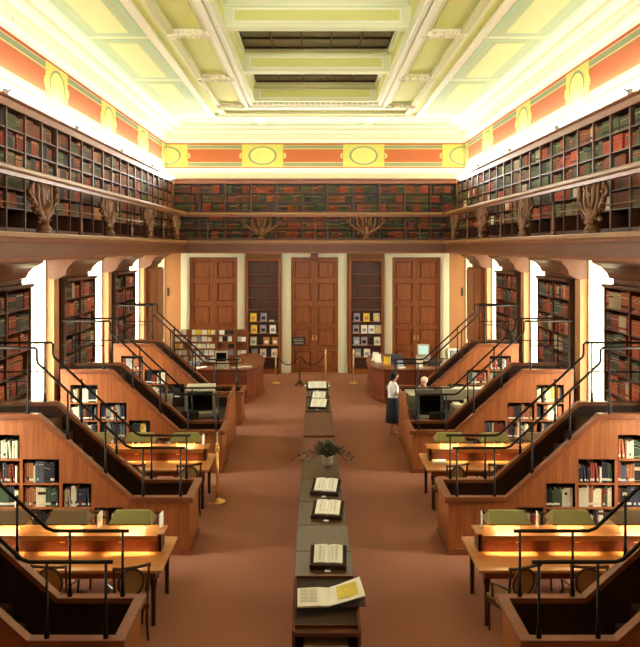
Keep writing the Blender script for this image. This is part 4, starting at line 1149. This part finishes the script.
# the standing woman faces +x (towards the desk), looking down
px_, py_ = 2.0, 20.42
t = thing('person', (px_, py_, 0), 'standing woman in white blouse and long navy skirt reading beside the right desk', 'person')
T = t
def J(x, y, z, r): return ((x, y, z), r)
pel = J(0, 0, .88, (.125, .10)); wai = J(.005, 0, 1.02, (.10, .085)); che = J(.01, 0, 1.20, (.125, .10)); nb = J(.02, 0, 1.34, .055); nk = J(.035, 0, 1.40, .045)
hd1 = J(.06, 0, 1.46, (.068, .062)); hd2 = J(.065, 0, 1.53, (.088, .075)); hd3 = J(.055, 0, 1.58, (.06, .06))
ch = [[pel, wai, che, nb, nk, hd1, hd2, hd3], [hd1, J(.13, 0, 1.445, .022)], [hd2, J(.152, 0, 1.505, .014), J(.166, 0, 1.495, .010)], [hd2, J(.06, .088, 1.51, .012)], [hd2, J(.06, -.088, 1.51, .012)]]
for sy in (-1, 1):
    sh = J(.01, sy*.16, 1.31, .05)
    el = J(.02, sy*.205, 1.07, .036) if sy < 0 else J(.03, sy*.205, 1.07, .036)
    wr = (.22, sy*.13, 1.08)
    ch.append([che, J(.01, sy*.08, 1.31, .06), sh, J(.01, sy*.185, 1.20, .042), el, J(.13, sy*.17, 1.07, .031), (wr, .024)])
    ch += hand(*wr, (1, -sy*.3, .05), (.1, -sy*.9, .3), (0, 0, 1))
    hp = J(0, sy*.085, .84, .085)
    ch.append([pel, hp, J(.02, sy*.085, .66, .07), J(.035, sy*.08, .47, .05), J(.01, sy*.08, .30, .048), J(0, sy*.08, .10, .028), J(0, sy*.08, .05, .03)])
    ch.append([J(0, sy*.08, .05, .03), J(.08, sy*.085, .03, .024), J(.15, sy*.09, .022, .018)])
bd = skin_body('body', ch, T, M_skin)
hm = MB(); st = 0
hm.ball((.035, 0, 1.545), .098, .092, .098, n=16, k=10)
hm.ball((-.02, 0, 1.47), .065, .075, .075, n=12, k=8)
hm.build('hair', M_hair, T, world=False, smooth=True)
b_ = loft([(.0, 0, .90, .145, .155), (.0, 0, .96, .135, .145), (.005, 0, 1.03, .125, .135), (.015, 0, 1.14, .145, .155), (.015, 0, 1.24, .145, .175), (.01, 0, 1.32, .10, .17), (.015, 0, 1.355, .075, .12), (.022, 0, 1.375, .058, .062)])
for sy in (-1, 1): b_.tube([(.01, sy*.13, 1.325), (.01, sy*.18, 1.27), (.015, sy*.20, 1.17), (.02, sy*.207, 1.11)], [.055, .066, .062, .060], 12)
b_.build('blouse', M_blouse, T, world=False, smooth=True)
loft([(0, 0, .97, .135, .145), (0, 0, .93, .142, .155), (0, 0, .80, .165, .185), (.01, 0, .60, .18, .20), (.015, 0, .40, .20, .215), (.015, 0, .32, .205, .22)]).build('skirt', M_skirt, T, world=False, smooth=True)
for sy in (-1, 1):
    MB().prism([(-.05, 0), (.19, 0), (.19, .02), (.12, .05), (.06, .065), (-.05, .075)], 'y', sy*.083-.037, sy*.083+.037).build('shoe', M_shoe, T, world=False, bevel=.012)
m = MB()
for sy in (-1, 1): m.ball((.143, sy*.032, 1.535), .011, n=8, k=6)
m.build('eye', M_white, T, world=False)
T.rotation_euler = (0, 0, R(12))
# seated person, facing left and towards the camera
px_, py_ = 2.95, 21.0
oc2 = dup(oc, (px_, py_, 0), R(150), 'black office chair under the white-haired seated person')
t = thing('person', (px_, py_, 0), 'white-haired person in a pale shirt seated at the right work desk', 'person'); T = t
pel = J(0, 0, .62, (.14, .12)); wai = J(.01, 0, .78, (.125, .11)); che = J(.03, 0, .98, (.15, .12)); nb = J(.05, 0, 1.12, .06); nk = J(.065, 0, 1.17, .05)
hd1 = J(.095, 0, 1.23, (.07, .065)); hd2 = J(.10, 0, 1.31, (.09, .078)); hd3 = J(.085, 0, 1.36, (.062, .062))
ch = [[pel, wai, che, nb, nk, hd1, hd2, hd3], [hd1, J(.165, 0, 1.215, .024)], [hd2, J(.19, 0, 1.285, .015), J(.204, 0, 1.272, .011)], [hd2, J(.095, .092, 1.29, .013)], [hd2, J(.095, -.092, 1.29, .013)]]
for sy in (-1, 1):
    wr = (.40, sy*.12, .80)
    ch.append([che, J(.03, sy*.09, 1.09, .065), J(.03, sy*.19, 1.08, .055), J(.04, sy*.225, .95, .046), J(.10, sy*.24, .82, .038), J(.25, sy*.19, .80, .032), (wr, .026)])
    ch += hand(*wr, (1, -sy*.3, 0), (.1, -sy*.9, .3), (0, 0, 1))
    ch.append([pel, J(.05, sy*.09, .60, .09), J(.25, sy*.10, .59, .075), J(.43, sy*.10, .57, .058), J(.45, sy*.10, .35, .05), J(.43, sy*.10, .10, .034), J(.43, sy*.10, .05, .035)])
    ch.append([J(.43, sy*.10, .05, .035), J(.52, sy*.105, .03, .028), J(.59, sy*.11, .022, .02)])
skin_body('body', ch, T, M_skin)
MB().ball((.075, 0, 1.33), .10, .096, .095, n=16, k=10).build('hair', M_whair, T, world=False, smooth=True)
b_ = loft([(0, 0, .58, .16, .18), (.005, 0, .70, .155, .165), (.02, 0, .85, .16, .175), (.03, 0, .98, .165, .2), (.035, 0, 1.07, .13, .20), (.045, 0, 1.12, .09, .14), (.052, 0, 1.145, .065, .068)])
for sy in (-1, 1): b_.tube([(.03, sy*.15, 1.09), (.03, sy*.21, 1.05), (.04, sy*.228, .95), (.10, sy*.24, .82), (.25, sy*.19, .80), (.36, sy*.135, .80)], [.06, .07, .062, .055, .045, .04], 12)
b_.build('shirt', M_beige, T, world=False, smooth=True)
m = MB()
for sy in (-1, 1): m.tube([(.0, sy*.09, .62), (.25, sy*.10, .60), (.44, sy*.10, .585), (.46, sy*.10, .35), (.435, sy*.10, .10)], [.11, .092, .072, .064, .055], 12)
m.build('trousers', M_skirt, T, world=False, smooth=True)
for sy in (-1, 1): MB().prism([(.38, 0), (.63, 0), (.63, .02), (.56, .05), (.50, .07), (.38, .085)], 'y', sy*.103-.04, sy*.103+.04).build('shoe', M_blackp, T, world=False, bevel=.012)
m = MB()
for sy in (-1, 1): m.ball((.182, sy*.034, 1.315), .012, n=8, k=6)
m.build('eye', M_white, T, world=False)
T.rotation_euler = (0, 0, R(232))
# ------------------------------------------------------------------ lamp fittings on the cornice
for s in (-1, 1):
    f0 = None
    for k, y in enumerate((14.6, 19.0, 23.5, 28.0)):
        lab = 'small dark light fitting above %s gallery bookcases, %s from the front' % (SIDE[s], ORD[k+1])
        loc = (s*5.80, y, 7.80)
        if f0 is None:
            f0 = thing('cove_fitting', loc, lab, 'light fitting', 'cove light fittings')
            MB().box(0, s*.095, -.03, .03, -.06, .06).build('bracket', M_iron, f0, world=False)
            MB().tube([(0, 0, 0), (-s*.05, .0, .05), (-s*.05, .10, .06)], .02, 6).build('arm', M_iron, f0, world=False)
        else: dup(f0, loc, 0, lab)
# ------------------------------------------------------------------ books
def lin(c): return srgb(*c)
PAL = {
 'gal_l': [((128, 52, 28), 'red', 4), ((110, 62, 36), 'brown', 5), ((66, 72, 42), 'green', 5), ((84, 78, 60), 'grey', 2), ((150, 96, 56), 'tan', 1), ((40, 36, 34), 'black', 1)],
 'gal_r': [((156, 60, 32), 'red', 4), ((118, 62, 36), 'brown', 3), ((72, 82, 48), 'green', 6), ((90, 86, 66), 'grey', 2), ((196, 180, 150), 'cream', 1), ((44, 42, 40), 'black', 1)],
 'end': [((50, 58, 36), 'green', 6), ((122, 50, 28), 'red', 3), ((88, 48, 34), 'brown', 3), ((40, 38, 34), 'black', 1)],
 'low': [((150, 76, 46), 'tan', 3), ((120, 50, 36), 'red', 4), ((60, 70, 56), 'green', 2), ((160, 140, 110), 'cream', 1), ((60, 50, 46), 'brown', 3)],
 'stair': [((216, 206, 180), 'cream', 8), ((52, 52, 66), 'navy', 4), ((130, 56, 40), 'red', 3), ((156, 100, 66), 'tan', 3), ((40, 38, 38), 'black', 4), ((86, 96, 110), 'blue', 2), ((64, 80, 58), 'green', 2), ((214, 182, 84), 'yellow', .4), ((150, 146, 136), 'grey', 2)],
}
def pick(rg, pal):
    t_ = rg.random()*sum(p[2] for p in pal)
    for p in pal:
        t_ -= p[2]
        if t_ <= 0: return p
    return pal[-1]
def add_book(m, B, origin=None):
    o = B['p']-(origin or Vector((0, 0, 0))); u, d = B['u'], B['d']; t, h, dep = B['t'], B['h'], B['dep']; ln = B['lean']
    def Q(a, b, z): return o+u*(a*cos(ln)+z*sin(ln))+d*b+Vector((0, 0, 1))*(z*cos(ln)-a*sin(ln)+(t*sin(ln) if ln > 0 else 0))
    c = B['c']; g = B['g']; zs = B['zs']
    prof = [(0, 0), (t*.22, .007), (t*.78, .007), (t, 0)]
    v = []; f = []; cl = []
    for z in zs:
        for a, b in prof: v.append(Q(a, b, z*h))
    for i in range(len(zs)-1):
        for j in range(3): f.append((i*4+j, i*4+j+1, i*4+j+5, i*4+j+4)); cl.append(g[i])
    n = len(v)
    v += [Q(0, -dep, 0), Q(t, -dep, 0), Q(0, -dep, h), Q(t, -dep, h)]
    k = (len(zs)-1)*4
    f += [(0, n, n+2, k), (3, k+3, n+3, n+1), (n, n+1, n+3, n+2), (0, 1, 2, 3, n+1, n)]; cl += [c]*4
    e = min(.004, t*.15)
    v += [Q(e, -.004, h-.004), Q(t-e, -.004, h-.004), Q(t-e, -dep+.003, h-.004), Q(e, -dep+.003, h-.004)]
    q = n+4
    f += [(k, k+1, k+2, k+3, q+1, q), (k+3, n+3, q+2, q+1), (n+3, n+2, q+3, q+2), (n+2, k, q, q+3)]; cl += [c]*4
    f += [(q, q+1, q+2, q+3)]; cl += [lin((214, 200, 168))]
    m.add(v, f, M_book, cl)
BK = []
rg = random.Random(99)
for ri, r in enumerate(ROWS):
    x = rg.uniform(0, .01); i = 0; pal = PAL[r['style']]; st = r['style']
    wend = r['w']*(1 if rg.random() < .8 else rg.uniform(.7, 1))
    if st in ('gal_l', 'gal_r', 'low') and r['row'] == 6 and st != 'low': pass
    while True:
        p = pick(rg, pal); run = rg.randint(2, 8) if st != 'stair' else rg.randint(1, 5)
        hh = r['h']*(rg.uniform(.72, .93) if st != 'stair' else rg.uniform(.74, .98)); tt = rg.uniform(.03, .062) if st != 'stair' else rg.uniform(.018, .042)
        if st == 'end': tt = rg.uniform(.034, .055)
        if st == 'low': tt *= 1.2
        if st in ('gal_l', 'gal_r'): tt *= 1.25
        dep = rg.uniform(.15, .20); base = lin(p[0]); k1 = rg.uniform(.95, 1.5)
        gold = lin((206, 168, 92)) if rg.random() < .6 else lin((220, 206, 170))
        if st in ('gal_l', 'gal_r') and rg.random() < .5: gold = tuple(min(1, q_*2.2) for q_ in base[:3])+(1,)
        patt = rg.random(); labc = lin(rg.choice(((150, 40, 30), (30, 26, 24), (60, 30, 20), (206, 190, 150) if st == 'stair' else (110, 60, 40))))
        if rg.random() < (.10 if st != 'stair' else .04): x += rg.uniform(.03, .12)
        stop = False
        for q in range(run):
            t_ = tt*(1 if rg.random() < .7 else rg.uniform(.8, 1.25)); h_ = hh*(1 if st != 'stair' or rg.random() < .5 else rg.uniform(.88, 1.06)); h_ = min(h_, r['h']*.95)
            ln = 0
            if q == run-1 and rg.random() < (.18 if st == 'stair' else .05): ln = -rg.uniform(.06, .16); x += h_*math.sin(-ln)+.002
            if x+t_ > wend-.004: stop = True; break
            c = tuple(min(1, base[j]*k1*rg.uniform(.92, 1.08)) for j in range(3))+(1,)
            if patt < .45: zs = [0, .10, .12, .62, .64, .78, .80, 1]; g = [c, gold, c, gold, labc if rg.random() < .9 else c, gold, c]
            elif patt < .75: zs = [0, .16, .30, .70, .73, 1]; g = [c, labc, c, gold, c]
            else: zs = [0, .84, .88, 1]; g = [c, gold, c]
            if st == 'stair' and rg.random() < .75: zs = [0, .10, .22]+[z for z in zs if z > .22]; g = [c, lin((232, 228, 212)), c]+[c]*(len(zs)-4)
            g = (g+[c]*9)[:len(zs)-1]
            i += 1
            BK.append(dict(p=r['o']+r['u']*x, u=r['u'], d=r['d'], t=t_, h=h_, dep=dep, c=c, g=g, zs=zs, lean=ln, name=p[1], row=r, i=i))
            x += t_+.0012
            if ln: x += .004
        if stop or x > wend-.03: break
# which books does the photograph see, and how large
bpy.context.view_layer.update()
dg = bpy.context.evaluated_depsgraph_get()
C0 = Vector((CAMX, 0, CAMZ))
def seen(pt):
    v = pt-C0; L = v.length
    px = 312.5+FPX*v.x/v.y; py = 247-FPX*v.z/v.y
    if not (1 < px < 639 and 1 < py < 646): return False
    hit, loc, n_, i_, ob, _ = S.ray_cast(dg, C0, v/L, distance=L-.02)
    return not hit
vis, hid = [], []
for b in BK:
    c = b['p']+b['u']*b['t']*.5+b['d']*.008; pts = [c+Vector((0, 0, b['h']*f)) for f in (.12, .5, .88)]
    k = sum(seen(q) for q in pts)
    v = c-C0; facing = max(.03, abs((v.normalized()).dot(b['d'])))
    b['area'] = b['t']*b['h']*facing/(v.y**2)*k/3
    (vis if k else hid).append(b)
vis.sort(key=lambda b: -b['area'])
single, rest = vis[:295], vis[295:]
GRP = {'gal_l': 'books on the left gallery shelves', 'gal_r': 'books on the right gallery shelves', 'end': 'books on the end gallery shelves', 'low': 'books in the tall wall bookcases', 'stair': 'books in shelving under the staircases'}
NUM = ['', 'one', 'two', 'three', 'four', 'five', 'six', 'seven', 'eight', 'nine', 'ten']
for b in single:
    r = b['row']; m = MB(); add_book(m, b, b['p'])
    o = m.build('book'); o.location = b['p']
    if r['style'] == 'stair':
        lab = '%s book %s in row %s of column %s under %s' % (b['name'], b['i'], r['row'], 'ABCD'[0], r['where'])
        colw = ('lowest', 'third tallest', 'second tallest', 'tallest')[r['col']]
        lab = '%s book, %s from left, shelf %s, %s column under %s' % (b['name'], ORD[min(b['i'], 26)], ('', 'one', 'two', 'three', 'four', 'five')[r['row']], colw, r['where'])
    elif r['style'] == 'low':
        lab = '%s book, %s from left, shelf %s column %s, %s' % (b['name'], ORD[b['i']], NUM[r['row']], NUM[r['col']+1], r['where'])
    else:
        lab = '%s book, %s from left, shelf %s, %s' % (b['name'], ORD[b['i']], ('', 'one', 'two', 'three', 'four', 'five', 'six')[r['row']], r['where'])
    tag(o, lab, 'book', GRP[r['style']])
m = MB()
for b in rest: add_book(m, b)
for b in hid:
    if b['p'].y > 11 or b['row']['style'] == 'stair': add_book(m, b)
tag(m.build('books'), 'rows of old cloth and leather books filling the remaining shelves', 'books', None, 'stuff')
print('BOOKS', len(vis), len(hid), 'single', len(single))
